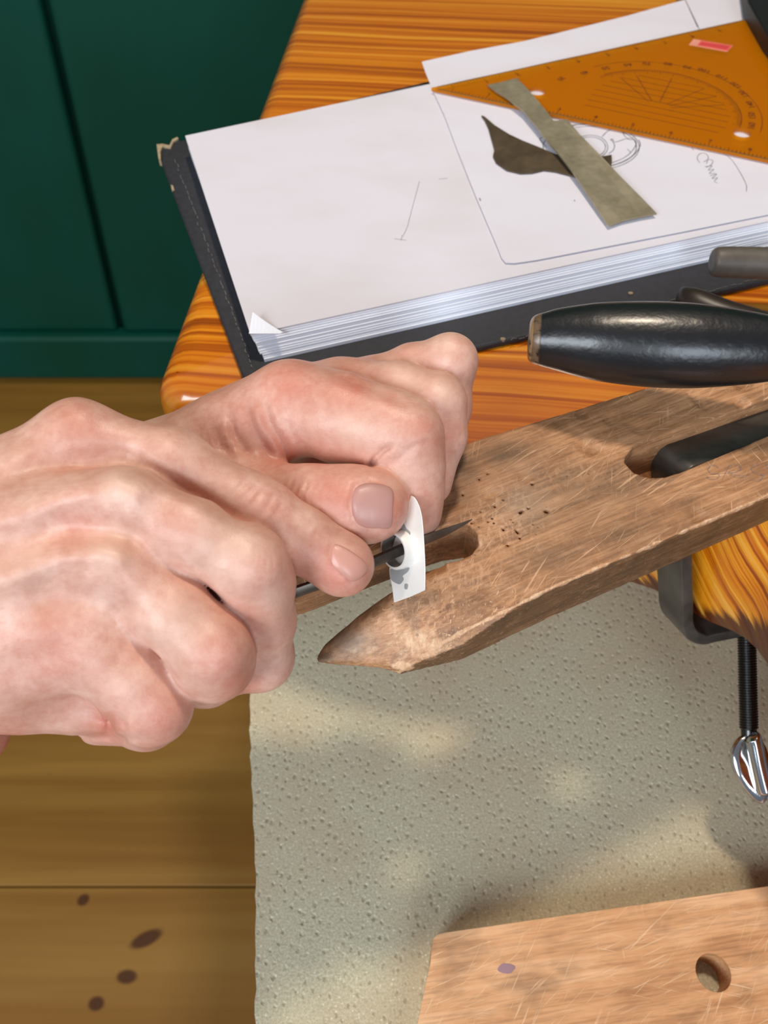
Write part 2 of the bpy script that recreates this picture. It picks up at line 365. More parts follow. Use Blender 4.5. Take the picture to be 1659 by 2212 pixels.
M = dict(pine=mat_pine(), floor=mat_floor(), felt=mat_mat(), skin=mat_skin(), acrylic=mat_acrylic(), lacquer=mat_black_lacquer(),
  pin=mat_pin('worn_beech', (122, 82, 52), (170, 120, 80), (202, 148, 106), math.radians(26), raw=(216, 170, 130), pits=True),
  board=mat_pin('light_beech', (170, 116, 72), (208, 154, 106), (230, 182, 138), math.radians(8), raw=(240, 204, 164), loc=(.3, .2, 0), scr=.6),
  paper=mat_paper('sketch_paper', (218, 214, 222)), sheet=mat_paper('loose_paper', (220, 217, 226), .2), edge=mat_paper('page_edges', (238, 241, 250), .05),
  cover=mat_plain('black_book_cloth', srgb(38, 38, 44), .6, 0, .25, 300, .3),
  chipboard=mat_plain('frayed_board', srgb(160, 140, 110), .9, 0, .3, 400, .4),
  thread=mat_plain('grey_thread', srgb(96, 94, 92), .8),
  graphite=mat_plain('graphite', srgb(120, 120, 128), .6, 0, .2), print=mat_plain('brown_print', srgb(84, 30, 2), .5), rim=mat_plain('dull_edge', srgb(112, 82, 30), .6),
  pinklabel=mat_plain('pink_label', srgb(226, 96, 84), .4), pinklight=mat_plain('pale_pink', srgb(226, 150, 130), .5), pinkdark=mat_plain('deep_pink', srgb(206, 66, 70), .5),
  strip=mat_metal_sheet('dull_nickel', (156, 144, 120), (178, 166, 142)), darkmetal=mat_metal_sheet('dark_brass', (78, 64, 48), (98, 82, 62), .4, .5),
  steel=mat_metal_sheet('blackened_steel', (62, 58, 54), (88, 84, 78), .35, .4), chrome=mat_plain('chrome', srgb(205, 208, 212), .12, 1.0, .05, 40, .05),
  screw=mat_plain('dark_screw_steel', srgb(72, 72, 72), .28, 1.0, .1), file=mat_metal_sheet('file_steel', (84, 76, 68), (112, 104, 94), .6, .4),
  silver=mat_metal_sheet('white_silver', (236, 232, 224), (246, 243, 238), .15, .45), smudge=mat_plain('grey_polish', srgb(150, 152, 150), .6),
  green=mat_green(), wall=mat_plain('wall_plaster', srgb(196, 190, 178), .8), rubber=mat_plain('grey_brown_grip', srgb(88, 80, 72), .5, 0, .2, 120, .2),
  horn=mat_plain('brown_black_grip', srgb(44, 34, 26), .4, 0, .2, 120, .2), char=mat_plain('dark_hole', srgb(40, 28, 18), .8), knot=mat_plain('knot_wood', srgb(56, 26, 12), .5), 
  stain=mat_plain('blue_violet_stain', srgb(150, 118, 128), .6), raw=mat_plain('raw_fibres', srgb(226, 192, 150), .9, 0, .15, 500, .5), black=mat_plain('black_plastic', srgb(18, 18, 20), .5))

# ------------------------------------------------------------------ room: floor, wall, cabinet
floor = empty('floor', (0, 0, 0), 'varnished pine plank floor with dark knots', None, None, 'structure')
edges = [-1.55, -1.33, -1.11, -.89, -.67, -.45, -.25, .0, .2465, .60, .87, 1.12, 1.35]
for i in range(len(edges)-1):
    y0, y1 = edges[i]+.0007, edges[i+1]-.0007
    o = prism('plank', [(-1.9, y0), (1.9, y0), (1.9, y1), (-1.9, y1)], -.02, 0.0, M['floor'], floor, bev=.0015, seg=2)
wall = prism('wall_back', [(-1.9, 1.30), (1.9, 1.30), (1.9, 1.34), (-1.9, 1.34)], 0, 2.5, M['wall']); tag(wall, 'pale plaster wall behind the green cabinet', kind='structure')

wall2 = prism('wall_left', [(-1.94, -1.6), (-1.9, -1.6), (-1.9, 1.34), (-1.94, 1.34)], 0, 2.5, M['wall']); tag(wall2, 'pale plaster wall at the left of the room', kind='structure')
YC = 1.062
cab = empty('cabinet', (-.3, YC+.1, 0), 'dark green painted panelled cabinet standing on the floor behind the bench', 'cabinet')
g0 = at_y(95, 0, YC); g1 = at_y(262, 716, YC); zr = g1[2]
def lean(z): return g0[0]+(g1[0]-g0[0])*(z-g0[2])/(g1[2]-g0[2])
def yz_panel(name, xl0, xr0, xl1, xr1, z0, z1, y0, y1, parent, bev):
    V = [(xl0, y0, z0), (xr0, y0, z0), (xr0, y1, z0), (xl0, y1, z0), (xl1, y0, z1), (xr1, y0, z1), (xr1, y1, z1), (xl1, y1, z1)]
    F = [(0, 1, 2, 3), (4, 7, 6, 5), (0, 4, 5, 1), (1, 5, 6, 2), (2, 6, 7, 3), (3, 7, 4, 0)]
    o = mesh_obj(name, V, F, M['green'], parent); fix_normals(o)
    if bev: bevel(o, bev, 3)
    return o
zt = 1.6; gp = .005
yz_panel('left_panel', -1.3, lean(zr)-gp, -1.3, lean(zt)-gp, zr, zt, YC, YC+.02, cab, .006)
yz_panel('right_panel', lean(zr)+gp, .9, lean(zt)+gp, .9, zr, zt, YC-.002, YC+.02, cab, .006)
yz_panel('bottom_rail', -1.3, .9, -1.3, .9, .012, zr-.001, YC-.016, YC+.02, cab, .008)
yz_panel('cabinet_body', -1.3, .9, -1.3, .9, 0.0, zt, YC+.021, YC+.23, cab, .004)

# ------------------------------------------------------------------ workbench
def px2(pts, z): return [tuple(at(x, y, z)[:2]) for x, y in pts]
bench = empty('workbench', (.25, .4, 0), "orange varnished pine jeweller's bench with a rounded front corner and a curved cut-out edge", 'workbench')
TT = .074
ins = .010    # outline inset hidden in the bullnose
left_far = at(645, 0, TZ); left_near = at(331, 805, TZ)
dv = (left_far-left_near)[:2]; dv /= np.linalg.norm(dv)
far = left_near[:2]+dv*.62
f1 = at(1370, 1262, TZ-TT); f2 = at(1510, 1335, TZ-TT); f3 = at(1659, 1440, TZ-TT)
cn = left_near[:2]
cx_, cy_ = cn[0]+.0165, cn[1]+.002
arcp = [(cx_-.0165*math.cos(a), cy_-.0165*math.sin(a)) for a in np.linspace(0, math.pi/2, 9)]
front = spline([(cx_+.004, cy_-.0167), cn+np.array([.05, -.020]), (-.012, .229), (.02, .221), (.05, .218), tuple(f1[:2]), tuple(f2[:2]), tuple(f3[:2]), (.165, .075), (.185, .02), (.20, -.05)], 6)
outl = [tuple(far)] + arcp + [tuple(p) for p in front] + [(.62, -.09), (.68, far[1]-.06)]
def bull_top(outl):
    """extruded top whose edge radius is large at the rounded corner and tight along the saw-cut curve"""
    P = np.array(outl); n = len(P); V = []; F = []
    tg = np.roll(P, -1, 0)-np.roll(P, 1, 0); nr = np.stack([tg[:, 1], -tg[:, 0]], 1); nr /= np.linalg.norm(nr, axis=1)[:, None]
    area2 = np.sum(P[:, 0]*np.roll(P[:, 1], -1)-np.roll(P[:, 0], -1)*P[:, 1]); nr *= 1 if area2 > 0 else -1
    x = P[:, 0]; rt = np.interp(x, [-.05, .0], [.0135, .0012]); rb = np.interp(x, [-.05, .0], [.010, .0015])
    prof = []
    for k in range(6): a = math.pi/2*k/5; prof.append(('t', math.sin(a), math.cos(a)))
    for k in range(6): a = math.pi/2*k/5; prof.append(('b', math.cos(a), math.sin(a)))
    for kind, s_, c_ in prof:
        for i in range(n):
            r = rt[i] if kind == 't' else rb[i]
            off = -r*(1-s_); z = TZ-r*(1-c_) if kind == 't' else TZ-TT+r*(1-c_)*1.0
            if kind == 'b': z = TZ-TT+r*(1-s_)
            q = P[i]+nr[i]*(off if kind == 't' else -r*(1-s_))
            if kind == 'b': q = P[i]-nr[i]*r*(1-s_); z = TZ-TT+r*(1-c_)
            V.append((q[0], q[1], z))
    m_ = len(prof)
    for k in range(m_-1):
        for i in range(n): F.append([k*n+i, k*n+(i+1) % n, (k+1)*n+(i+1) % n, (k+1)*n+i])
    F.append(list(range(n))); F.append([(m_-1)*n+i for i in range(n)][::-1])
    o = mesh_obj('tabletop', V, F, M['pine'], bench, smooth=True); fix_normals(o)
    e_ = (f3-f1)[:2]/np.linalg.norm((f3-f1)[:2]); pn = np.array([-e_[1], e_[0], 0])
    def onf(x, y):
        d = FW+RX*((x-W/2)/FPX)-UP*((y-H/2)/FPX); return CAM+d*(np.dot(f2-CAM, pn)/np.dot(d, pn))
    dq = onf(1560, 1340)-onf(1490, 1200); kz = -(dq[:2]@e_)/dq[2]
    o.data.materials.append(mat_end_grain(e_, kz, TZ-TT-bench.location[2], float((f2[:2]-np.array(bench.location)[:2])@e_)))
    for pl in o.data.polygons:
        if abs(pl.normal.z) < .6 and .06 < pl.center.x+bench.location[0] < .3: pl.material_index = 1
    o.data.set_sharp_from_angle(angle=math.radians(50)); return o
top = bull_top(outl)
def box(name, x0, x1, y0, y1, z0, z1, m, parent, bev=.003):
    o = prism(name, [(x0, y0), (x1, y0), (x1, y1), (x0, y1)], z0, z1, m, parent); 
    if bev: bevel(o, bev, 2)
    return o
box('apron', .03, .56, .33, .36, TZ-TT-.07, TZ-TT+.0005, M['pine'], bench)
for x, y in ((.05, .36), (.05, .70), (.54, .36), (.54, .70)):
    box('leg', x-.025, x+.025, y-.025, y+.025, 0, TZ-TT, M['pine'], bench)
MZ = .585
box('pull_out_tray', -.02, .52, -.16, .52, MZ-.022, MZ-.004, M['pine'], bench)

# ------------------------------------------------------------------ dimpled mat on the tray
la, lb = at(540, 1440, MZ), at(555, 2212, MZ)
dm = (lb-la)[:2]/np.linalg.norm((lb-la)[:2])
st = la[:2]-dm*.16; N = 90; L = .42
lft = [st+dm*L*i/N+np.array([.00025*math.sin(i*1.9)+.0006*math.sin(i*.23+1)+.0002*rng.standard_normal(), 0]) for i in range(N+1)]
mat_ = prism('bench_mat', [tuple(p) for p in lft]+[(.50, lft[-1][1]), (.50, st[1]+.02)], MZ-.004, MZ, M['felt'], loc=(.2, .2, MZ))
tag(mat_, 'grey-beige dimpled mat spread on the tray below the bench top', 'mat')

# ------------------------------------------------------------------ lower wooden board
BZ = MZ+.016
e0, e1 = at(950, 2017, BZ)[:2], at(1659, 1915, BZ)[:2]
du = (e1-e0)/np.linalg.norm(e1-e0); dn = np.array([du[1], -du[0]])
l1, l2 = at(921, 2120, BZ)[:2], at(902, 2212, BZ)[:2]
dl = (l2-l1)/np.linalg.norm(l2-l1)
arc = [tuple(at(x, y, BZ)[:2]) for x, y in ((960, 2015), (945, 2019), (936, 2028), (933, 2046), (930, 2080))]
hc = at(1541, 2101, BZ); hole = [(hc[0]+.0072*math.cos(a), hc[1]+.0072*math.sin(a)) for a in np.linspace(0, 2*math.pi, 28, endpoint=False)]
bo = prism('wooden_board', arc+[tuple(l1), tuple(l2), tuple(l2+dl*.07), tuple(l2+dl*.07+du*.33), tuple(e0+du*.35)], MZ, BZ, M['board'], holes=[hole], loc=(hc[0], hc[1], MZ))
tag(bo, 'light beech board with a drilled hole lying on the dimpled mat', 'board')
c = at(1094, 2092, BZ)
st_ = prism('stain_mark', [(c[0]+.0036*math.cos(a)+.0004*math.sin(3*a), c[1]+.0019*math.sin(a)) for a in np.linspace(0, 2*math.pi, 18, endpoint=False)], BZ-.0005, BZ+.0001, M['stain'], bo, label='small violet-blue stain')

# ------------------------------------------------------------------ sketchbook
CT = TZ+.0035; PT = TZ+.0035+.0115
c_far, c_near = at(342, 322, CT)[:2], at(527, 818, CT)[:2]
nb = empty('sketchbook', (float(c_near[0]), float(c_near[1]), TZ), 'open black sketchbook with stitched cover and a thick block of white pages', 'sketchbook')
pTL, pTR = at(400, 293, PT)[:2], at(920, 183, PT)[:2]
pBL, pBR = at(541, 722, PT)[:2], at(1659, 478, PT)[:2]
dt = (pTR-pTL)/np.linalg.norm(pTR-pTL); db = (pBR-pBL)/np.linalg.norm(pBR-pBL)
ctr = at(1659, 605, CT)[:2]; cn0 = at(760, 811, CT)[:2]; dcb = (ctr-cn0)/np.linalg.norm(ctr-cn0)
# near-left cover corner = intersection of left edge and near edge
dlc = (c_near-c_far)/np.linalg.norm(c_near-c_far)
A_ = np.array([dlc, -dcb]).T; s_ = np.linalg.solve(A_, cn0-c_far); c_bl = c_far+dlc*s_[0]
cft = at(920, 176, CT)[:2]
jag = [tuple(at(x, y, CT)[:2]) for x, y in ((392, 303), (384, 300), (372, 306), (366, 318), (352, 316), (340, 317), (341, 330), (347, 345))]
cov = prism('cover', jag+[tuple(c_bl), tuple(c_bl+dcb*.36), tuple(cft+dt*.24), tuple(cft)], TZ+.0002, CT, M['cover'], nb, bev=.0009, seg=2)
fr = [at(x, y, CT)[:2] for x, y in ((339, 315), (352, 314), (367, 317), (373, 304), (384, 299), (386, 303), (376, 309), (369, 322), (352, 320), (347, 330), (348, 348), (343, 346))]
fray = prism('frayed_corner', [tuple(p) for p in fr], CT-.003, CT+.0009, M['chipboard'], nb, label='frayed beige board showing at the corner')
ch = [at(x, y, CT)[:2] for x, y in ((369, 400), (374, 402), (377, 412), (371, 410))]
prism('cover_chip', [tuple(p) for p in ch], CT-.001, CT+.0003, M['chipboard'], cov)
for q in ((1362, 634), (1086, 733)):
    p = at(*q, CT); prism('cover_chip', [(p[0]+.0011*math.cos(a), p[1]+.0009*math.sin(a)) for a in np.linspace(0, 6.28, 9, endpoint=False)], CT-.001, CT+.0004, M['chipboard'], cov)
def dashes(a, b, step=13, ln=8, jit=2.2):
    a, b = np.array(a, float), np.array(b, float); n = int(np.linalg.norm(b-a)/step); out = []
    for i in range(n):
        p = a+(b-a)*i/n; q = p+(b-a)/np.linalg.norm(b-a)*ln*(.7+.6*rng.random()); j = rng.normal(0, jit, 2)
        out.append([p+j*.4, (p+q)/2+j, q+j*.5])
    return out
ribbons('stitching', dashes((378, 345), (548, 800), 12, 8)+dashes((1105, 738), (1640, 602), 16, 11), .00038, CT, M['thread'], cov, kind='stuff', lift=.0004)
# pages: a stack of leaves, each a little out of line
thick = [.0016, .0009, .0008, .0008, .0009, .0016, .0007, .0008, .0008, .0009, .0008, .0009]
z = CT; nP = len(thick)
for i, t in enumerate(thick):
    k = 1-(i+1)/nP
    sh = -db*.0 + np.array([db[1], -db[0]])*(.0058*k+rng.normal(0, .0002))
    sx = db*(.004*k+rng.normal(0, .0004))
    tl, bl = pTL+sx*.3, pBL+sh+sx
    if i == nP-1: tl, bl = pTL, pBL
    zz = z+t-(.0003 if i in (1, 5) else .00003)
    m_ = M['paper'] if i == nP-1 else M['edge']
    prism('page', [tuple(tl), tuple(bl), tuple(bl+db*.39), tuple(tl+dt*.33)], z, zz, m_, nb, bev=None)
    z += t
PT = z
# lifted corner of a leaf
q = [at(538, 722, PT)[:2], at(548, 690, PT)[:2], at(612, 719, PT)[:2], at(606, 722, PT)[:2]]
n_ = 9; V = []; 
for i in range(n_):
    s = i/(n_-1); a = q[1]*(1-s)+q[2]*s; b = q[0]*(1-s)+q[3]*s
    V += [(a[0], a[1], PT+.0035*(1-s)**1.6+.0002), (b[0], b[1], PT+.0002), (a[0], a[1], PT+.0035*(1-s)**1.6+.0004), (b[0], b[1], PT+.0004)]
F = []
for i in range(n_-1):
    k = 4*i; F += [(k, k+1, k+5, k+4), (k+2, k+6, k+7, k+3), (k, k+4, k+6, k+2), (k+1, k+3, k+7, k+5)]
F += [(0, 2, 3, 1), (4*n_-4, 4*n_-3, 4*n_-1, 4*n_-2)]
mesh_obj('curled_corner', V, F, M['edge'], nb, smooth=False)
ribbons('pencil_marks', [[(906, 392), (893, 440), (880, 490), (872, 508)], [(866, 520), (869, 508), (872, 512)], [(948, 387), (966, 385)], [(852, 516), (878, 519)]], .00022, PT, M['graphite'], nb, kind='stuff')

# ------------------------------------------------------------------ loose sheets
def sheet(name, pts, z, label, lift=None, t=.0002, m='sheet', nsub=1):
    o = prism(name, pts, z, z+t, M[m], loc=(pts[0][0], pts[0][1], z)); return tag(o, label, 'paper', 'loose sheets on the sketchbook')
s1z = PT+.0001
sh1 = sheet('paper_sheet', px2([(911, 134), (920, 160), (935, 196), (1020, 330), (1500, 260), (1520, 90), (1479, 0), (1350, 36), (1205, 72), (1130, 90), (1020, 110)], s1z), s1z, 'narrow white sheet under the orange set square, poking past the far edge of the sketchbook')
s2z = s1z+.0003
sh0 = sheet('paper_sheet', px2([(1480, -2), (1525, 92), (1600, 300), (1900, 250), (1780, 120), (1640, 22), (1627, 0), (1600, -60), (1470, -60)], s2z), s2z, 'creased white sheet with a folded corner, farthest right beyond the orange set square')
s3z = s2z+.0003
curve = [(932, 190), (960, 250), (990, 330), (1030, 430), (1062, 505), (1076, 538), (1083, 557), (1092, 568), (1112, 569), (1160, 562), (1300, 535), (1480, 500), (1659, 464), (1800, 432)]
sh2 = sheet('paper_sheet', px2(curve+[(1900, 200), (1500, 120)], s3z), s3z, 'white sheet with the pencil ring drawing, beneath the metal strip', t=.0002)
D = s3z+.0002
def ell(cx, cy, rx, ry, a0, a1, n=26, rot=0):
    t = np.radians(np.linspace(a0, a1, n)); x = rx*np.cos(t); y = ry*np.sin(t); r = math.radians(rot)
    return [(cx+x_*math.cos(r)-y_*math.sin(r), cy+x_*math.sin(r)+y_*math.cos(r)) for x_, y_ in zip(x, y)]
draw = [ell(1277, 318, 104, 50, -150, 200, 50, 0), ell(1277, 318, 98, 45, -110, 150, 40, 0), ell(1275, 318, 38, 26, 0, 360, 30), ell(1275, 318, 33, 22, 0, 360, 30),
        spline([(1232, 272), (1250, 268), (1290, 270), (1310, 276)], 5), spline([(1300, 296), (1312, 284), (1330, 276), (1350, 276)], 5),
        spline([(1318, 303), (1322, 300), (1328, 307), (1340, 304), (1352, 300), (1362, 302), (1372, 300)], 5), spline([(1320, 302), (1327, 312), (1325, 324), (1315, 332)], 5),
        spline([(1372, 302), (1374, 312), (1364, 328), (1346, 342), (1322, 352)], 6), spline([(1380, 302), (1383, 314), (1372, 332), (1350, 347), (1324, 357)], 6),
        spline([(1345, 276), (1347, 290), (1356, 299), (1370, 296)], 5), [(1355, 322), (1362, 329)],
        spline([(1180, 318), (1172, 308), (1166, 300), (1172, 297)], 4)]
ribbons('ring_drawing', draw, .00050, D, M['graphite'], sh2, kind='stuff', label='grey pencil drawing of a ring')
writ = [spline([(1560, 330), (1580, 345), (1600, 375), (1612, 400), (1612, 414)], 6), spline([(1512, 352), (1506, 342), (1512, 332), (1524, 332), (1530, 342), (1520, 350)], 5),
        spline([(1526, 354), (1530, 345), (1540, 348), (1534, 358), (1522, 360)], 5), [(1494, 318), (1498, 325)], spline([(1504, 318), (1515, 325), (1520, 318)], 4),
        spline([(1524, 362), (1538, 358), (1530, 368), (1542, 366), (1532, 375), (1545, 374)], 5), spline([(1534, 380), (1548, 376), (1538, 386), (1550, 384), (1543, 392), (1550, 396)], 5)]
ribbons('pencil_writing', writ, .00035, D, M['graphite'], sh2, kind='stuff', label='pencilled size note 2 mm')
ribbons('pencil_dots', [[(1240, 432), (1242, 435)], [(1036, 428), (1038, 434)]], .0006, D, M['graphite'], sh2, kind='stuff')

# ------------------------------------------------------------------ orange set square
QZ = D+.0007; QT = QZ+.0016
def pQ(x, y): return at(x, y, QT)[:2]
A, B, Cc = pQ(930, 190), pQ(1615, 41), pQ(1813, 378)
def rounded(poly, r, n=4):
    out = []; P = [np.array(p) for p in poly]
    for i in range(len(P)):
        a, b, c_ = P[i-1], P[i], P[(i+1) % len(P)]; u = (a-b)/np.linalg.norm(a-b); v = (c_-b)/np.linalg.norm(c_-b)
        for t in np.linspace(0, 1, n+1): out.append(tuple((b+u*r)*(1-t)**2+2*b*t*(1-t)+(b+v*r)*t**2))
    return out
h1, h2 = pQ(1160, 197), pQ(1603, 287)
def hc_(c, r): return [(c[0]+r*math.cos(a), c[1]+r*math.sin(a)) for a in np.linspace(0, 2*math.pi, 24, endpoint=False)]
sq = prism('set_square', rounded([A, Cc, B], .0012), QZ, QT, M['acrylic'], holes=[hc_(h1, .0046), hc_(h2, .0046)], loc=(A[0], A[1], QZ))
tag(sq, 'transparent orange set square with protractor scale lying on the white sheets', 'set square')
eu = (Cc-A)/np.linalg.norm(Cc-A); en = np.array([-eu[1], eu[0]])     # along the lower edge
lines = []
def tick_row(P, Qp, inward, L, step, l0=.0022, l1=.0038, start=.012):
    u = (Qp-P)/np.linalg.norm(Qp-P); n = int((L-start*1.5)/step)
    for i in range(n):
        q = P+u*(start+i*step)+inward*.0006; lines.append([q, q+inward*(l1 if i % 10 == 0 else (l1+l0)/2 if i % 5 == 0 else l0)])
LA = np.linalg.norm(Cc-A); LB = np.linalg.norm(B-A)
ub = (B-A)/LB; nb_ = np.array([ub[1], -ub[0]])
tick_row(A, Cc, en, LA, .002); tick_row(A, B, nb_, LB, .002)
ctrq = np.array([.14602, .44794]); R0 = .0508
a_e = math.atan2(eu[1], eu[0])
for rr, w in ((R0+.004, 0), (R0-.0065, 0)):
    lines.append([ctrq+rr*np.array([math.cos(t), math.sin(t)]) for t in np.linspace(a_e-.05, a_e+2.5, 60)])
for k in range(0, 150, 2):
    t = a_e+math.radians(k); d = np.array([math.cos(t), math.sin(t)]); lines.append([ctrq+d*(R0-.0065), ctrq+d*(R0-.0065-(.004 if k % 10 == 0 else .0024))])
def inside(q):
    return (np.dot(q-A, en) > .003) and (np.dot(q-A, nb_) > .003)
for k in range(1, 9):     # parallel lines
    o_ = .010+k*.0065
    seg = [q for q in (A+en*o_+eu*s for s in np.linspace(.03, LA-.03, 60)) if inside(q) and np.linalg.norm(q-ctrq) < R0-.012]
    if len(seg) > 2: lines.append(seg)
for k in (30, 45, 60, 90, 120, 135):
    t = a_e+math.radians(k); d = np.array([math.cos(t), math.sin(t)]); seg = [ctrq+d*s for s in (.008, R0-.013)]; 
    if all(inside(q) for q in seg): lines.append(seg)
lines = [[q for q in ln if inside(q+0*en) or len(ln) == 2] for ln in lines]
ribbons('edge_lines', [(.0011, [A+eu*s_+en*.0005 for s_ in np.linspace(.004, LA-.002, 12)]), (.0011, [A+ub*s_+nb_*.0005 for s_ in np.linspace(.004, LB-.002, 12)]), (.0011, [B+(Cc-B)*s_-(ub)*.0005 for s_ in np.linspace(.01, .99, 12)])], .001, QT, M['rim'], sq, kind='stuff', px=False, lift=.00004)
ribbons('scale_lines', lines, .00034, QT, M['print'], sq, kind='stuff', px=False, lift=.00005)
def text(body, pos, z, size, ang, m, parent, name='scale_number', kind=None):
    cu = bpy.data.curves.new('t', 'FONT'); cu.body = body; cu.size = size; cu.align_x = 'CENTER'; cu.align_y = 'CENTER'; cu.resolution_u = 2; cu.offset = size*.012
    o = bpy.data.objects.new('t', cu); C.objects.link(o); bpy.context.view_layer.update()
    me = bpy.data.meshes.new_from_object(o.evaluated_get(bpy.context.evaluated_depsgraph_get())); bpy.data.objects.remove(o)
    Vt = np.array([v.co[:] for v in me.vertices]); ca, sa = math.cos(ang), math.sin(ang)
    Wv = [(pos[0]+ca*v[0]-sa*v[1], pos[1]+sa*v[0]+ca*v[1], z) for v in Vt]; Fs = [list(p.vertices) for p in me.polygons]
    bpy.data.meshes.remove(me)
    return mesh_obj(name, Wv, Fs, m, parent, kind=kind)
nums = {30: (1212, 170), 40: (1262, 157), 50: (1308, 147), 60: (1356, 140), 70: (1397, 137), 80: (1443, 138), 90: (1485, 145), 100: (1522, 152), 110: (1560, 167), 120: (1590, 184), 130: (1608, 203), 140: (1622, 226), 150: (1625, 250), 160: (1624, 272)}
for k, q in nums.items():
    p = pQ(*q); d = p-ctrq; text(str(k), p, QT+.00006, .0050, math.atan2(d[1], d[0])+math.pi/2+(0), M['print'], sq)
for i in range(1, 10):
    p = A+ub*(.012+i*.02)+nb_*.0062; text(str(i), p, QT+.00006, .0042, math.atan2(ub[1], ub[0])+math.pi, M['print'], sq)
    p = A+eu*(.012+i*.02)+en*.0062; 
    if i < 10: text(str(i), p, QT+.00006, .0042, a_e, M['print'], sq)
lab = prism('maker_label', [tuple(pQ(x, y)) for x, y in ((1498, 85), (1583, 99), (1571, 112), (1488, 97))], QT-.0002, QT+.0002, M['pinklight'], sq)
prism('label_band', [tuple(pQ(x, y)) for x, y in ((1514, 88.5), (1582, 99.5), (1571, 111), (1506, 99))], QT, QT+.00028, M['pinklabel'], lab)
prism('label_panel', [tuple(pQ(x, y)) for x, y in ((1515, 92), (1576, 101), (1569, 108), (1510, 98))], QT, QT+.00033, M['pinkdark'], lab)

# ------------------------------------------------------------------ pieces of sheet metal on the paper
dk = [(1040, 249), (1046, 251), (1068, 270), (1100, 290), (1130, 304), (1165, 318), (1200, 333), (1250, 338), (1290, 340), (1321, 334), (1322, 350), (1318, 372), (1290, 390), (1250, 382), (1200, 369), (1175, 366), (1150, 372), (1125, 373), (1095, 366), (1072, 350), (1065, 336), (1068, 322), (1062, 300), (1055, 275), (1047, 258)]
dkz = D+.0012
dkm = prism('metal_offcut', px2(dk, dkz), D+.0003, dkz, M['darkmetal'], loc=(*at(1130, 340, D)[:2], D)); tag(dkm, 'dark brown leaf-shaped metal offcut under the pale metal strip on the paper', 'metal offcut')
# the pale strip rests on the set square at one end and on the paper at the other
sa_, sb_ = at(1092, 190, QT+.001), at(1366, 472, D+.0015)
def zs(x, y):
    p = np.array([x, y]); t = np.dot(p-sa_[:2], (sb_-sa_)[:2])/np.dot((sb_-sa_)[:2], (sb_-sa_)[:2]); return (QT+.0006)*(1-t)+(D+.0016)*t+.0012*math.sin(min(max(t, 0), 1)*math.pi)
spx = [(1052, 188), (1085, 181), (1116, 173), (1135, 192), (1160, 222), (1180, 247), (1195, 268), (1213, 266), (1224, 264), (1250, 296), (1300, 345), (1345, 390), (1390, 432), (1419, 460), (1385, 466), (1345, 475), (1315, 486), (1290, 452), (1255, 402), (1235, 375), (1205, 338), (1175, 305), (1165, 288), (1130, 246), (1095, 218), (1070, 202)]
P2 = px2(spx, D+.0025)
stp = prism('metal_strip', P2, lambda x, y: zs(x, y), lambda x, y: zs(x, y)+.0007, M['strip'], loc=(*at(1240, 320, D)[:2], D)); tag(stp, 'long pale grey metal strip with a step halfway, lying across paper and set square', 'metal strip')

# black object at far right corner
bk = prism('black_case', px2([(1608, -60), (1617, 0), (1634, 30), (1660, 74), (1720, 150), (1900, 190), (1900, -60)], D+.012), D+.001, D+.012, M['black'], loc=(*at(1700, 20, D)[:2], D), bev=.0015)
tag(bk, 'black object at the far right edge behind the creased white sheet', 'case')


# ------------------------------------------------------------------ sculpting: distance fields turned into one continuous mesh
def smin(a, b, k):
    h = np.clip(.5+.5*(b-a)/k, 0, 1); return b*(1-h)+a*h-k*h*(1-h)
def smax(a, b, k): return -smin(-a, -b, k)
def surface_nets(d, org, vox):
    nx, ny, nz = d.shape; neg = d < 0
    cnt = np.zeros((nx-1, ny-1, nz-1), np.int8)
    offs = [(i, j, k) for i in (0, 1) for j in (0, 1) for k in (0, 1)]
    for i, j, k in offs: cnt += neg[i:nx-1+i, j:ny-1+j, k:nz-1+k]
    act = np.argwhere((cnt > 0) & (cnt < 8)); n = len(act)
    vid = np.full(cnt.shape, -1, np.int64); vid[tuple(act.T)] = np.arange(n)
    cor = np.stack([d[act[:, 0]+i, act[:, 1]+j, act[:, 2]+k] for i, j, k in offs], 1)
    acc = np.zeros((n, 3)); wt = np.zeros(n); oa = np.array(offs, float)
    for a in range(8):
        for b in range(a+1, 8):
            if abs(oa[a]-oa[b]).sum() != 1: continue
            va, vb = cor[:, a], cor[:, b]; m = (va < 0) != (vb < 0)
            t = np.where(m, va/np.where(m, va-vb, 1), 0)
            acc += np.where(m[:, None], oa[a]+(oa[b]-oa[a])*t[:, None], 0); wt += m
    V = org+(act+acc/wt[:, None])*vox
    F = []
    for ax in range(3):
        sl0 = [slice(1, -1)]*3; sl0[ax] = slice(0, -1); sl1 = list(sl0); sl1[ax] = slice(1, None)
        a = neg[tuple(sl0)]; b = neg[tuple(sl1)]; e = np.argwhere(a != b)
        if not len(e): continue
        s = a[tuple(e.T)]; base = e.copy()
        for q in range(3):
            if q != ax: base[:, q] += 1
        u, v = [(1, 2), (2, 0), (0, 1)][ax]
        def g(du, dv_):
            c_ = base.copy(); c_[:, u] -= du; c_[:, v] -= dv_; return vid[tuple(c_.T)]
        q = np.stack([g(1, 1), g(0, 1), g(0, 0), g(1, 0)], 1); q[~s] = q[~s][:, ::-1]
        F.append(q)
    return V, np.concatenate(F)
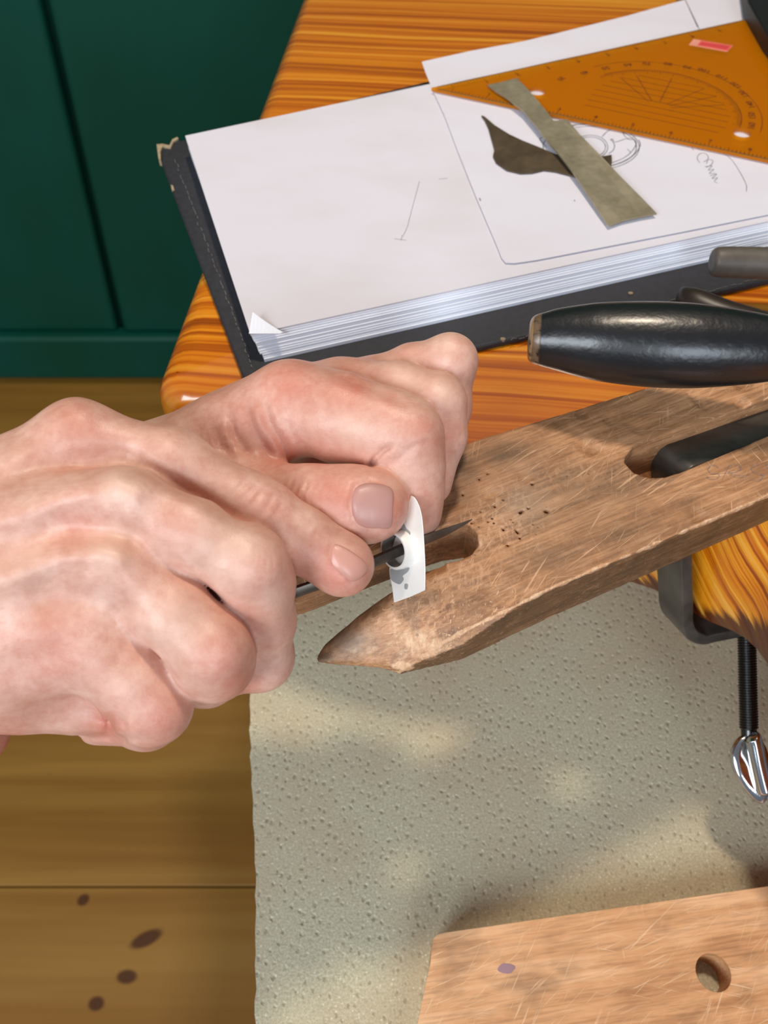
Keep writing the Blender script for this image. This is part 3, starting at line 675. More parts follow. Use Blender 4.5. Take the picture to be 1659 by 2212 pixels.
def nets_obj(name, V, F, m, parent=None, loc=None, label=None):
    org = np.zeros(3)
    if parent is not None: org = np.array(parent.location)
    elif loc is not None: org = np.array(loc, float)
    me = bpy.data.meshes.new(name); me.vertices.add(len(V)); me.vertices.foreach_set('co', (V-org).astype(np.float32).ravel())
    me.loops.add(F.size); me.loops.foreach_set('vertex_index', F.astype(np.int32).ravel())
    me.polygons.add(len(F)); me.polygons.foreach_set('loop_start', np.arange(0, F.size, 4, dtype=np.int32))
    me.polygons.foreach_set('use_smooth', np.ones(len(F), dtype=bool))
    me.update(calc_edges=True); me.validate()
    o = bpy.data.objects.new(name, me); C.objects.link(o); o.parent = parent
    if parent is None and loc is not None: o.location = org
    me.materials.append(m)
    if label: o['label'] = label
    return o

class Sculpt:
    """field in eye-aligned metric coordinates: x right, y up, z away; joints are given as (pixel x, pixel y, distance, radius in px)"""
    def __init__(s, x0, x1, y0, y1, d0, d1, vox, dref):
        s.v = vox
        s.lo = np.array([(x0-W/2)/FPX*dref, -(y1-H/2)/FPX*dref, d0]); hi = np.array([(x1-W/2)/FPX*dref, -(y0-H/2)/FPX*dref, d1])
        s.n = np.ceil((hi-s.lo)/vox).astype(int)+1
        ax = [s.lo[i]+np.arange(s.n[i])*vox for i in range(3)]
        s.X, s.Y, s.Z = [a.astype(np.float32) for a in np.meshgrid(*ax, indexing='ij')]
        s.d = np.full(s.X.shape, 1.0, np.float32); s.px = s.py = None
    @staticmethod
    def loc(q): x, y, d = q[:3]; return np.array([(x-W/2)/FPX*d, -(y-H/2)/FPX*d, d])
    def chain(s, pts, k=.004):
        out = None
        for a, b in zip(pts[:-1], pts[1:]):
            A, B = s.loc(a), s.loc(b); ra, rb = a[3]*a[2]/FPX, b[3]*b[2]/FPX
            ab = B-A; L2 = max(ab@ab, 1e-12)
            t = np.clip(((s.X-A[0])*ab[0]+(s.Y-A[1])*ab[1]+(s.Z-A[2])*ab[2])/L2, 0, 1)
            dd = np.sqrt((s.X-A[0]-ab[0]*t)**2+(s.Y-A[1]-ab[1]*t)**2+(s.Z-A[2]-ab[2]*t)**2)-(ra+(rb-ra)*t)
            out = dd if out is None else smin(out, dd, k)
        return out
    def pix(s):
        if s.px is None: s.px = s.X/s.Z*FPX+W/2; s.py = H/2-s.Y/s.Z*FPX
    def feat(s, pts, w, amp, dmax=9., fade=True):
        """amp > 0 presses a fold in, amp < 0 raises a ridge, along a pixel polyline; only on the side facing the eye"""
        s.pix(); pts = np.array(pts, float); x0, y0 = pts.min(0)-3*w; x1, y1 = pts.max(0)+3*w
        ix = np.where((s.px > x0) & (s.px < x1) & (s.py > y0) & (s.py < y1) & (s.Z < dmax) & (np.abs(s.d) < .006))
        X, Y = s.px[ix], s.py[ix]; best = np.full(X.shape, 1e9, np.float32); tt = np.zeros(X.shape, np.float32)
        n = len(pts)-1
        for i in range(max(n, 1)):
            a = pts[i]; b = pts[min(i+1, n)]; ab = b-a; t = np.clip(((X-a[0])*ab[0]+(Y-a[1])*ab[1])/max(ab@ab, 1e-6), 0, 1)
            q = (X-a[0]-ab[0]*t)**2+(Y-a[1]-ab[1]*t)**2; m = q < best; best[m] = q[m]; tt[m] = ((i+t)/max(n, 1))[m]
        g = np.exp(-best/(w*w))*amp
        if fade and n > 0: g = g*np.clip(4.5*np.minimum(tt, 1-tt)+.12, 0, 1)
        s.d[ix] += g
    def sample(s, P):
        q = (P-s.lo)/s.v; q = np.clip(q, 0, s.n-1.001); i = q.astype(int); f = q-i; r = 0
        for a in (0, 1):
            for b in (0, 1):
                for c_ in (0, 1):
                    r = r+s.d[i[:, 0]+a, i[:, 1]+b, i[:, 2]+c_]*(f[:, 0] if a else 1-f[:, 0])*(f[:, 1] if b else 1-f[:, 1])*(f[:, 2] if c_ else 1-f[:, 2])
        return r
    def hit(s, px, py, d0=None):
        """first surface met along the line of sight"""
        u = (np.asarray(px)-W/2)/FPX; v = -(np.asarray(py)-H/2)/FPX; z = np.full(u.shape, s.lo[2]+s.v if d0 is None else d0, float); done = np.zeros(u.shape, bool)
        for _ in range(400):
            P = np.stack([u*z, v*z, z], -1); dd = s.sample(P); done |= dd < 2e-5; z = np.where(done, z, z+np.clip(dd*.6, 3e-5, .004))
            if done.all() or (z[~done] > s.lo[2]+s.n[2]*s.v).all(): break
        return np.stack([u*z, v*z, z], -1)
    def grad(s, P, e=.0006):
        return np.stack([s.sample(P+e*np.eye(3)[i])-s.sample(P-e*np.eye(3)[i]) for i in range(3)], -1)
    def build(s, name, m, parent, flush=(), pale=(), label=None):
        V, F = surface_nets(s.d, s.lo, s.v)
        px = V[:, 0]/V[:, 2]*FPX+W/2; py = H/2-V[:, 1]/V[:, 2]*FPX
        o = nets_obj(name, to_world(V), F[:, ::-1], m, parent, label=label)
        for nm, bl in (('flush', flush), ('pale', pale)):
            f = np.zeros(len(V), np.float32)
            for x, y, r, a in bl: f = np.maximum(f, a*np.exp(-((px-x)**2+(py-y)**2)/(r*r)))
            at_ = o.data.attributes.new(nm, 'FLOAT', 'POINT'); at_.data.foreach_set('value', f)
        return o
def to_world(P): return CAM+P[:, :1]*RX+P[:, 1:2]*UP+P[:, 2:3]*FW

def nail(sc, outline, parent, m, up=.0005, label=None):
    """curved plate seated in the finger: outline in pixels (first quarter = free edge side is simply prouder)"""
    o_ = smooth_closed(outline, 6); c_ = o_.mean(0); n = len(o_); rings = [0, .3, .55, .75, .88, .96, 1.0]
    hgt = [up, up, up*.98, up*.9, up*.75, up*.5, up*.05]
    pts = [c_]+[c_+(p-c_)*r for r in rings[1:] for p in o_]
    hh = np.array([hgt[0]]+[h for h in hgt[1:] for _ in range(n)])
    pts = np.array(pts); P = sc.hit(pts[:, 0], pts[:, 1]); G = sc.grad(P, .002); G /= np.linalg.norm(G, axis=1)[:, None]
    T = P+G*hh[:, None]; Bt = P-G*.0009
    V = np.vstack([to_world(T), to_world(Bt)]); N = len(pts); F = []
    for i in range(n):
        j = (i+1) % n; F.append([0, 1+i, 1+j]); F.append([N, N+1+j, N+1+i])
        for r in range(len(rings)-2):
            a = 1+r*n; b = a+n; F.append([a+i, b+i, b+j, a+j]); F.append([N+a+i, N+a+j, N+b+j, N+b+i])
        e = 1+(len(rings)-2)*n; F.append([e+i, N+e+i, N+e+j, e+j])
    o = mesh_obj('nail', V, F, m, parent, smooth=True, label=label); fix_normals(o); return o

# ------------------------------------------------------------------ bench pin (notched wooden wedge), with pits and worn edges
NZ = TZ+.020
AX = math.radians(25.8); eU = np.array([math.cos(AX), math.sin(AX)]); eV = np.array([-eU[1], eU[0]])
PO = at(870, 1440, NZ)[:2]
def uv(q): p = np.asarray(q)[:2]-PO; return np.array([p@eU, p@eV])
def UVp(x, y, z=NZ): return uv(at(x, y, z))
outer = [UVp(*q) for q in [(866, 1454, .7515), (826, 1440, .752), (780, 1433, .7525), (712, 1430, .752), (686, 1426, .752), (679, 1412, .754), (700, 1375, .757), (760, 1320, .763), (845, 1262, .769), (920, 1223), (985, 1212), (1018, 1198), (1034, 1176), (1030, 1150), (1010, 1133), (960, 1140), (830, 1185), (640, 1258), (590, 1262), (582, 1240), (630, 1180), (760, 1075), (1000, 960), (1390, 840), (1659, 757), (1900, 683), (2150, 850), (1659, 1070), (1200, 1268), (1010, 1364, .768), (955, 1398, .762), (900, 1437, .754)]]
slot = [UVp(*q) for q in [(1349, 999), (1352, 984), (1370, 965), (1423, 945), (1659, 862), (1800, 812), (1900, 850), (1800, 886), (1659, 941), (1470, 1020), (1436, 1031), (1403, 1032), (1370, 1022)]]
def sd_poly(U, V, poly):
    P = np.array(poly); d = np.full(U.shape, 1e9); ins = np.zeros(U.shape, bool)
    for i in range(len(P)):
        a, b = P[i-1], P[i]; ab = b-a; t = np.clip(((U-a[0])*ab[0]+(V-a[1])*ab[1])/max(ab@ab, 1e-14), 0, 1)
        d = np.minimum(d, (U-a[0]-ab[0]*t)**2+(V-a[1]-ab[1]*t)**2)
        c1 = (a[1] > V) != (b[1] > V); ins ^= c1 & (U < (b[0]-a[0])*(V-a[1])/np.where(b[1] == a[1], 1e-12, b[1]-a[1])+a[0])
    return np.where(ins, -1, 1)*np.sqrt(d)
vx = .0006; ou = np.array(outer); u0, v0 = ou.min(0)-.002; u1, v1 = ou.max(0)+.002; u1 = min(u1, .215)
gu = np.arange(u0, u1, vx); gv = np.arange(v0, v1, vx); gw = np.arange(-.003, .0235, vx)
U2, V2 = np.meshgrid(gu, gv, indexing='ij')
def vnoise(U, V, s, seed):
    r = np.random.default_rng(seed); t = r.standard_normal((64, 64)); x = (U/s) % 64; y = (V/s) % 64; i = x.astype(int); j = y.astype(int); f = x-i; g = y-j; f = f*f*(3-2*f); g = g*g*(3-2*g)
    return (t[i % 64, j % 64]*(1-f)+t[(i+1) % 64, j % 64]*f)*(1-g)+(t[i % 64, (j+1) % 64]*(1-f)+t[(i+1) % 64, (j+1) % 64]*f)*g
plan = sd_poly(U2, V2, outer)+.00005*vnoise(U2, V2, .006, 1)+.00004*vnoise(U2, V2, .002, 2)
plan = smax(plan, -sd_poly(U2, V2, slot), .0006); plan = np.maximum(plan, U2-.21)
ta, tb = UVp(866, 1454, .7515), UVp(690, 1425, .752); tn = np.array([-(tb-ta)[1], (tb-ta)[0]]); tn /= np.linalg.norm(tn); tn *= np.sign(tn[0]) if tn[0] else 1
dist_tip = (U2-ta[0])*tn[0]+(V2-ta[1])*tn[1]
drop = .0175*np.clip(1-dist_tip/.026, 0, 1)**1.5
# the near prong is rounded down into the notch, the near edge is chipped
na, nb2 = UVp(690, 1400, .755), UVp(920, 1223); nd = nb2-na; nl = np.array([-nd[1], nd[0]])/np.linalg.norm(nd); nl *= -1 if ((UVp(950, 1330)-na)@nl) < 0 else 1
dn_ = (U2-na[0])*nl[0]+(V2-na[1])*nl[1]; near_p = (V2 < UVp(930, 1215)[1]+.002) & (U2 < UVp(960, 1215)[0])
drop = drop+np.where(near_p, .0035*np.clip(1-dn_/.006, 0, 1.4)**2, 0)
chip = np.clip(1-(-(sd_poly(U2, V2, [UVp(850, 1470), UVp(1500, 1148), UVp(1500, 900), UVp(700, 1200)])))/.0022, 0, 1.5)
drop = drop+.0005*chip*np.clip(vnoise(U2, V2, .007, 5)-.3, 0, 2)+.004*chip*np.exp(-((U2-UVp(950, 1398)[0])/.012)**2)
topz = .020-drop+.000045*vnoise(U2, V2, .005, 3)+.00002*vnoise(U2, V2, .0014, 4)
Wg = gw[None, None, :]
dpin = smax(smax(plan[:, :, None], (Wg-topz[:, :, None]), .0007), -Wg+0*plan[:, :, None], .0006)
pr = np.random.default_rng(11)
pits = [(1180, 1105, .0008)]+[(*(pr.normal((1095, 1110), (50, 50))), pr.uniform(.00045, .0006)) for _ in range(16)]
for x, y, r in pits:
    c_ = UVp(x, y); i0 = int((c_[0]-u0)/vx); j0 = int((c_[1]-v0)/vx)
    if not (6 < i0 < len(gu)-6 and 6 < j0 < len(gv)-6): continue
    si = slice(i0-5, i0+6); sj = slice(j0-5, j0+6)
    q = np.sqrt((U2[si, sj]-c_[0])**2+(V2[si, sj]-c_[1])**2)-r
    dpin[si, sj] = np.maximum(dpin[si, sj], -np.maximum(q[:, :, None], .0178-Wg))
Vp, Fp = surface_nets(dpin.astype(np.float32), np.array([u0, v0, -.003]), vx)
Wp = np.stack([PO[0]+Vp[:, 0]*eU[0]+Vp[:, 1]*eV[0], PO[1]+Vp[:, 0]*eU[1]+Vp[:, 1]*eV[1], TZ+.0002+Vp[:, 2]], 1)
ploc = (float(PO[0]+.1*eU[0]), float(PO[1]+.1*eU[1]), TZ)
pin = nets_obj('bench_pin', Wp, Fp, M['pin'], None, ploc); 
_d = Wp-CAM; _z = _d@FW; _px = W/2+FPX*(_d@RX)/_z; _py = H/2-FPX*(_d@UP)/_z
def blobs(nm, bl, extra=None):
    f = np.zeros(len(Wp), np.float32)
    for x, y, rx, ry, a in bl: f = np.maximum(f, a*np.exp(-((_px-x)/rx)**2-((_py-y)/ry)**2))
    if extra is not None: f = np.maximum(f, extra)
    a_ = pin.data.attributes.new(nm, 'FLOAT', 'POINT'); a_.data.foreach_set('value', f.astype(np.float32))
_ed = np.interp(_px, [860, 930, 1010, 1200, 1660], [1452, 1405, 1358, 1266, 1070])            # near upper arris as seen
_n1 = vnoise(_px, _py, 38., 21); _n2 = vnoise(_px, _py, 12., 22)
_rim = np.exp(-((_py-_ed-1)/(6+2.5*np.clip(_n1, -1, 2)))**2)*np.clip(.72+.12*_n2+.12*_n1, 0, .85)
_low = np.interp(_px, [860, 1659], [1466, 1150]); _rim2 = .6*np.exp(-((_py-_low+3)/4)**2)*np.clip(.1+.9*_n1, 0, 1)
blobs('raw', [(905, 1390, 100, 50, .74), (840, 1345, 70, 45, .58), (780, 1405, 70, 26, .56), (950, 1330, 60, 60, .4), (1035, 1165, 14, 34, .6), (870, 1440, 30, 14, .9)], np.maximum(_rim, _rim2))
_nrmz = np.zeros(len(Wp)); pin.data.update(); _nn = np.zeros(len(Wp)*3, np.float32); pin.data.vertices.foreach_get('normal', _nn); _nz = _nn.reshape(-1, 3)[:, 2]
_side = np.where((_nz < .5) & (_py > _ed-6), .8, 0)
blobs('dirt', [(715, 1350, 50, 50, 1), (770, 1300, 60, 34, .95), (835, 1255, 40, 22, .9), (985, 1010, 60, 40, .8), (1000, 1060, 40, 40, .45), (920, 1290, 55, 22, .55), (700, 1420, 26, 18, .8), (1110, 1010, 60, 20, .35), (1185, 1200, 70, 30, .4), (1250, 1080, 170, 70, .4), (1090, 985, 120, 40, .45), (1330, 1150, 120, 40, .35), (1000, 1290, 60, 40, .3)], _side)  # dirt marks, hand shadow painted right of the fingers, side face set darker
blobs('pits', [(1085, 1115, 85, 75, 1), (980, 1240, 110, 60, .8), (900, 1320, 90, 60, .8), (1230, 1020, 120, 70, .35)])
blobs('grey', [(760, 1385, 60, 30, .6), (1130, 1090, 60, 50, .45), (1000, 1170, 40, 20, .3)])
tag(pin, 'worn brown wooden bench pin with a V notch, clamped to the bench edge', 'bench pin')
def pt_top(x, y): return TZ+.0204
ribbons('pencil_letters', [spline([(1552, 1012), (1540, 1006), (1528, 1014), (1536, 1024), (1552, 1026), (1548, 1036), (1532, 1036), (1526, 1030)], 5), spline([(1560, 1036), (1568, 1020), (1574, 1008), (1590, 1004), (1600, 1014), (1586, 1022), (1572, 1022), (1592, 1030), (1612, 1030)], 5),
   spline([(1640, 1004), (1622, 1012), (1632, 1024), (1648, 1028), (1638, 1040), (1620, 1036)], 5), spline([(1664, 996), (1656, 1010), (1668, 1022)], 4)], .00015, NZ+.0001, M['graphite'], pin, kind='stuff', lift=.0004)

# ------------------------------------------------------------------ screw clamp
cl = empty('screw_clamp', tuple(at(1450, 1375, .695)), 'black flat-steel screw clamp gripping the bench pin, with chrome wing handle', 'clamp')
zc = NZ-.0075
c0 = np.append(at(1900, 848, zc)[:2], zc); c1 = np.append(at(1447, 1000, zc)[:2], zc)
c2 = at(1462, 1362, TZ-TT-.0085); c3 = at(1668, 1322, TZ-TT-.0085); 
path = [c0+(c1-c0)*t for t in (0, .5, .9, .965)]+[c1+(c1-c0)/np.linalg.norm(c1-c0)*-.002+(c2-c1)*.02]+[c1+(c2-c1)*t for t in (.07, .2, .5, .78, .87)]+[c2+(c1-c2)*.05+(c3-c2)*.045]+[c2+(c3-c2)*t for t in (.17, .3, .6, 1)]
# widths run across the pin
cw = .0085; ct = .0028
path = spline(path, 4)
def rrect(w, t, r=.0009, n=3):
    out = []
    for sx, sy, a0 in ((1, 1, 0), (-1, 1, 90), (-1, -1, 180), (1, -1, 270)):
        for k in range(n+1):
            a = math.radians(a0+90*k/n); out.append((sx*(w-r)+r*math.cos(a), sy*(t-r)+r*math.sin(a)))
    return np.array(out)
side = np.cross((c0-c1)/np.linalg.norm(c0-c1), (c1-c2)/np.linalg.norm(c1-c2)); side /= np.linalg.norm(side)
V, F = sweep(path, rrect(ct, cw), side)
o = mesh_obj('clamp_frame', V, F, M['steel'], cl, smooth=True, angle=40); fix_normals(o)
s0 = at(1612, 1340, TZ-TT-.006); s1 = at(1618, 1588, .640)
ax_ = (s1-s0); Ls = np.linalg.norm(ax_); ax_ /= Ls; nt = int(Ls/.00075)*4
V = []; F = []; p1 = np.cross(ax_, [1, 0, 0]); p1 /= np.linalg.norm(p1); p2 = np.cross(ax_, p1); ns = 24
for i in range(nt+1):
    z_ = Ls*i/nt
    for j in range(ns):
        a = 2*math.pi*j/ns; ph = (z_/.00115-j/ns) % 1; r = .0041-.0006*abs(2*ph-1) if z_ < Ls-.003 else .0033
        V.append(s0+ax_*z_+(p1*math.cos(a)+p2*math.sin(a))*r)
for i in range(nt):
    for j in range(ns): F.append([i*ns+j, i*ns+(j+1) % ns, (i+1)*ns+(j+1) % ns, (i+1)*ns+j])
F += [list(range(ns))[::-1], [nt*ns+j for j in range(ns)]]
o = mesh_obj('threaded_screw', V, F, M['screw'], cl, smooth=True); fix_normals(o)
# wing handle: a thin rounded plate with a thick rolled edge
hz = s1+ax_*.001
hp = [at_d(x, y, np.dot(hz-CAM, FW)+dd) for x, y, dd in ((1603, 1588, 0), (1583, 1612, -.001), (1580, 1640, -.002), (1592, 1680, -.003), (1622, 1722, -.004), (1648, 1735, -.005), (1660, 1700, -.006), (1660, 1640, -.004), (1640, 1592, -.001))]
hp = smooth_closed(hp, 4); nrm = -FW*.95+RX*.3; nrm /= np.linalg.norm(nrm); cc = hp.mean(0)
V = []; F = []; n = len(hp)
for sgn in (1, -1):
    for r, hgt in ((1, .0002), (.95, .0014), (.6, .0010), (0.0, .0012)):
        V += [cc+(p-cc)*r+nrm*hgt*sgn for p in hp]
for sgn in (0, 1):
    for k in range(3):
        a = (sgn*4+k)*n; b = a+n
        for j in range(n): F.append([a+j, a+(j+1) % n, b+(j+1) % n, b+j])
for j in range(n): F.append([j, (j+1) % n, 4*n+(j+1) % n, 4*n+j])
o = mesh_obj('wing_plate', V, F, M['chrome'], cl, smooth=True); fix_normals(o)
bar = [at_d(x, y, np.dot(hz-CAM, FW)-.006) for x, y in ((1622, 1590), (1628, 1600), (1638, 1650), (1650, 1700), (1655, 1714))]
V, F = sweep(spline(bar, 5), [circ(r, 16) for r in np.interp(np.linspace(0, 1, 21), [0, .06, .15, .85, .95, 1], [.0008, .003, .0036, .0036, .003, .0008])], -FW)
o = mesh_obj('wing_bar', V, F, M['chrome'], cl, smooth=True); fix_normals(o)

# ------------------------------------------------------------------ tools at the right edge
def turned(name, pts, m, parent=None, ns=40, loc=None, wear=False):
    """pts: (centre xyz, radius) along an axis"""
    P = spline(np.array([list(p)+[r] for p, r in pts]), 6); P[:, 3] = np.maximum(P[:, 3], .0002); n = len(P); V = []; F = []
    ax = P[-1, :3]-P[0, :3]; ax /= np.linalg.norm(ax); a = np.cross(ax, [0, 0, 1]); a /= np.linalg.norm(a); b = np.cross(a, ax)
    for p in P:
        for j in range(ns): t = 2*math.pi*j/ns; V.append(p[:3]+(a*math.cos(t)+b*math.sin(t))*p[3])
    for i in range(n-1):
        for j in range(ns): F.append([i*ns+j, i*ns+(j+1) % ns, (i+1)*ns+(j+1) % ns, (i+1)*ns+j])
    F += [list(range(ns))[::-1], [(n-1)*ns+j for j in range(ns)]]
    o = mesh_obj(name, V, F, m, parent, smooth=True, loc=loc, angle=70); 
    if wear:
        f = np.zeros(len(V), np.float32); f[:ns*17] = .9; f[ns*17:ns*22] = .45
        w_ = o.data.attributes.new('wear', 'FLOAT', 'POINT'); w_.data.foreach_set('value', f)
    fix_normals(o); return o
HZ = .798
def hpt(x, y, r, z): 
    p = at(x, y, z); d = np.dot(p-CAM, FW); return (p, r*d/FPX)
hd = empty('tool_handle', tuple(hpt(1400, 744, 1, HZ)[0]), 'large black lacquered turned tool handle with chipped end, lying over the bench pin', 'tool')
prof = [(1141, 734, 2), (1141, 734, 28), (1144, 734, 42), (1153, 733, 51), (1175, 733, 58), (1200, 733, 65), (1250, 736, 76), (1300, 739, 84), (1400, 744, 91), (1500, 748, 90), (1600, 752, 80), (1659, 754, 71), (1750, 757, 55), (1830, 760, 40)]
turned('handle', [hpt(x, y, r, HZ+(x-1400)*.00001) for x, y, r in prof], M['lacquer'], hd, 56, wear=True)
turned('ferrule', [hpt(x, y, r, HZ+(x-1400)*.00001) for x, y, r in ((1822, 760, 20), (1824, 760, 40), (1870, 761, 38), (1910, 762, 33), (1912, 762, 10))], M['steel'], hd, 32)
turned('steel_shank', [hpt(x, y, r, HZ+(x-1400)*.00001) for x, y, r in ((1905, 762, 14), (2050, 768, 14), (2200, 775, 10))], M['steel'], hd, 16)
gz = PT+.0075
gr = turned('hammer_handle', [hpt(x, y, r, gz) for x, y, r in ((1538, 566, 4), (1537, 566, 18), (1541, 566, 28), (1556, 566, 32), (1600, 567, 33), (1700, 570, 34), (1900, 576, 34), (1910, 576, 5))], M['rubber'], None, 36, loc=tuple(at(1600, 567, gz)))
tag(gr, 'grey-brown round-ended tool grip lying on the sketchbook edge at the right', 'tool')
zz_ = TZ+.0110
hn = turned('burnisher', [hpt(x, y, r, z) for x, y, r, z in ((1464, 634, 3, zz_), (1466, 636, 16, zz_), (1476, 646, 27, zz_), (1500, 660, 36, zz_), (1560, 684, 37, zz_), (1620, 700, 35, zz_), (1680, 716, 33, zz_), (1800, 750, 30, zz_), (1810, 753, 6, zz_))], M['horn'], None, 28, loc=tuple(at(1560, 668, TZ+.006)))
tag(hn, 'brown-black tapered tool grip poking out behind the large black handle', 'tool')

# ------------------------------------------------------------------ the ring blank and the file
M['inside'] = mat_metal_sheet('shaded_grimy_inside', (120, 116, 108), (190, 186, 178), .5, .35)  # tube's inner wall: its shading and grime both put into a darker colour
rb = empty('ring_blank', tuple(at(884, 1290, NZ)), 'white silver ring blank with a short tube, held upright on the bench pin', 'ring blank')
aX = np.array([.74, .14, .66]); aX /= np.linalg.norm(aX)            # tube axis in eye coordinates (right, up, away)
aW = RX*aX[0]+UP*aX[1]+FW*aX[2]
pc = at_d(884, 1190, .2535)
def on_plate(x, y, off=0.0):
    d = FW+RX*((x-W/2)/FPX)-UP*((y-H/2)/FPX); t = np.dot(pc+aW*off-CAM, aW)/np.dot(d, aW); return CAM+d*t
plo = smooth_closed([(888, 1070), (897, 1076), (907, 1096), (913, 1125), (917, 1180), (919, 1230), (918.5, 1262)], 5)[:26].tolist()
plo = spline([(888, 1070), (897, 1076), (907, 1096), (913, 1125), (917, 1180), (919, 1230), (918.5, 1275)], 5).tolist()+[(885, 1290), (851, 1302)]+spline([(847, 1270), (841, 1232), (846, 1190), (858, 1150), (872, 1120), (882, 1085)], 5).tolist()
Vf = [on_plate(x, y, -.0006) for x, y in plo]; Vb = [on_plate(x, y, .0006) for x, y in plo]; n = len(plo)
o = mesh_obj('plate', Vf+Vb, [list(range(n)), list(range(n, 2*n))[::-1]]+[[i, (i+1) % n, (i+1) % n+n, i+n] for i in range(n)], M['silver'], rb); fix_normals(o); bevel(o, .0003, 2)
tc_ = at_d(849, 1190, .2522); R1 = 41*.2522/FPX; e1_ = np.cross(aW, UP); e1_ /= np.linalg.norm(e1_); e2_ = np.cross(aW, e1_); L_ = np.dot(pc-tc_, aW)
V = []; F = []; ns = 48; sec = [(0, R1-.0007), (0, R1-.0001), (.0002, R1), (L_*.6, R1), (L_*.85, R1+.0002), (L_+.0002, R1+.0007), (L_+.0005, R1-.0007)]
for h_, r_ in sec:
    for j in range(ns): t = 2*math.pi*j/ns; V.append(tc_+aW*h_+(e1_*math.cos(t)+e2_*math.sin(t))*r_)
for i in range(len(sec)):
    for j in range(ns): a, b = i*ns, ((i+1) % len(sec))*ns; F.append([a+j, a+(j+1) % ns, b+(j+1) % ns, b+j])
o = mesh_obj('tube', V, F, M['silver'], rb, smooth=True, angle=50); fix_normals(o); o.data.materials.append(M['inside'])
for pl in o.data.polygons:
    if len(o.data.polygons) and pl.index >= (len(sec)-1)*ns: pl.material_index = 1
def blot(pts, nm='polish_smudge'):
    q = smooth_closed(pts, 4); A_ = [on_plate(x, y, -.00068) for x, y in q]; B_ = [on_plate(x, y, -.0005) for x, y in q]; n = len(q)
    o = mesh_obj(nm, A_+B_, [list(range(n)), list(range(n, 2*n))[::-1]]+[[i, (i+1) % n, (i+1) % n+n, i+n] for i in range(n)], M['smudge'], rb, label='grey polishing smear'); fix_normals(o)
blot([(843, 1230), (855, 1232), (868, 1230), (884, 1226), (880, 1236), (870, 1244), (872, 1252), (864, 1262), (852, 1258), (844, 1250)]); blot([(874, 1262), (881, 1262), (880, 1272), (874, 1272)])
blot([(872, 1132), (878, 1142), (886, 1150), (884, 1158), (872, 1148), (866, 1146)])
fpth = [(560, 1306, .2465, 12), (700, 1257, .2475, 12), (785, 1223, .2490, 12), (870, 1186, .2545, 11.5), (920, 1165, .2585, 10), (960, 1150, .262, 8), (1000, 1132, .2655, 4), (1020, 1122, .2675, 1.2)]
path = spline([at_d(x, y, d) for x, y, d, r in fpth], 5); rr = np.interp(np.linspace(0, 7, len(path)), range(8), [q[3]*q[2]/FPX for q in fpth])
V, F = sweep(path, [np.array([(-r*.45, -r), (r*.45, -r), (r*.75, 0), (r*.45, r), (-r*.45, r), (-r*.75, 0)]) for r in rr], UP*.9-FW*.45)
fl = mesh_obj('needle_file', V, F, M['file'], None, loc=tuple(at_d(785, 1222, .2485))); fix_normals(fl); bevel(fl, .0002, 1)
tag(fl, 'dark steel needle file held between the fingers, passing through the ring blank', 'file')

# ------------------------------------------------------------------ the person's two hands
who = empty('person', tuple(at_d(100, 1250, .24)), 'person with bare hands, right hand filing a small white ring, left hand holding it still', 'person')
nailm = mat_plain('nail', srgb(206, 150, 134), .36, 0, .05, 80, .05, Subsurface_Weight=.1, Subsurface_Scale=.002)
nail2 = mat_plain('nail_shaded', srgb(190, 142, 132), .4, 0, .08, 60, .05, Subsurface_Weight=.1, Subsurface_Scale=.002)  # duller copy for the thumb, shadow tone put into its base colour

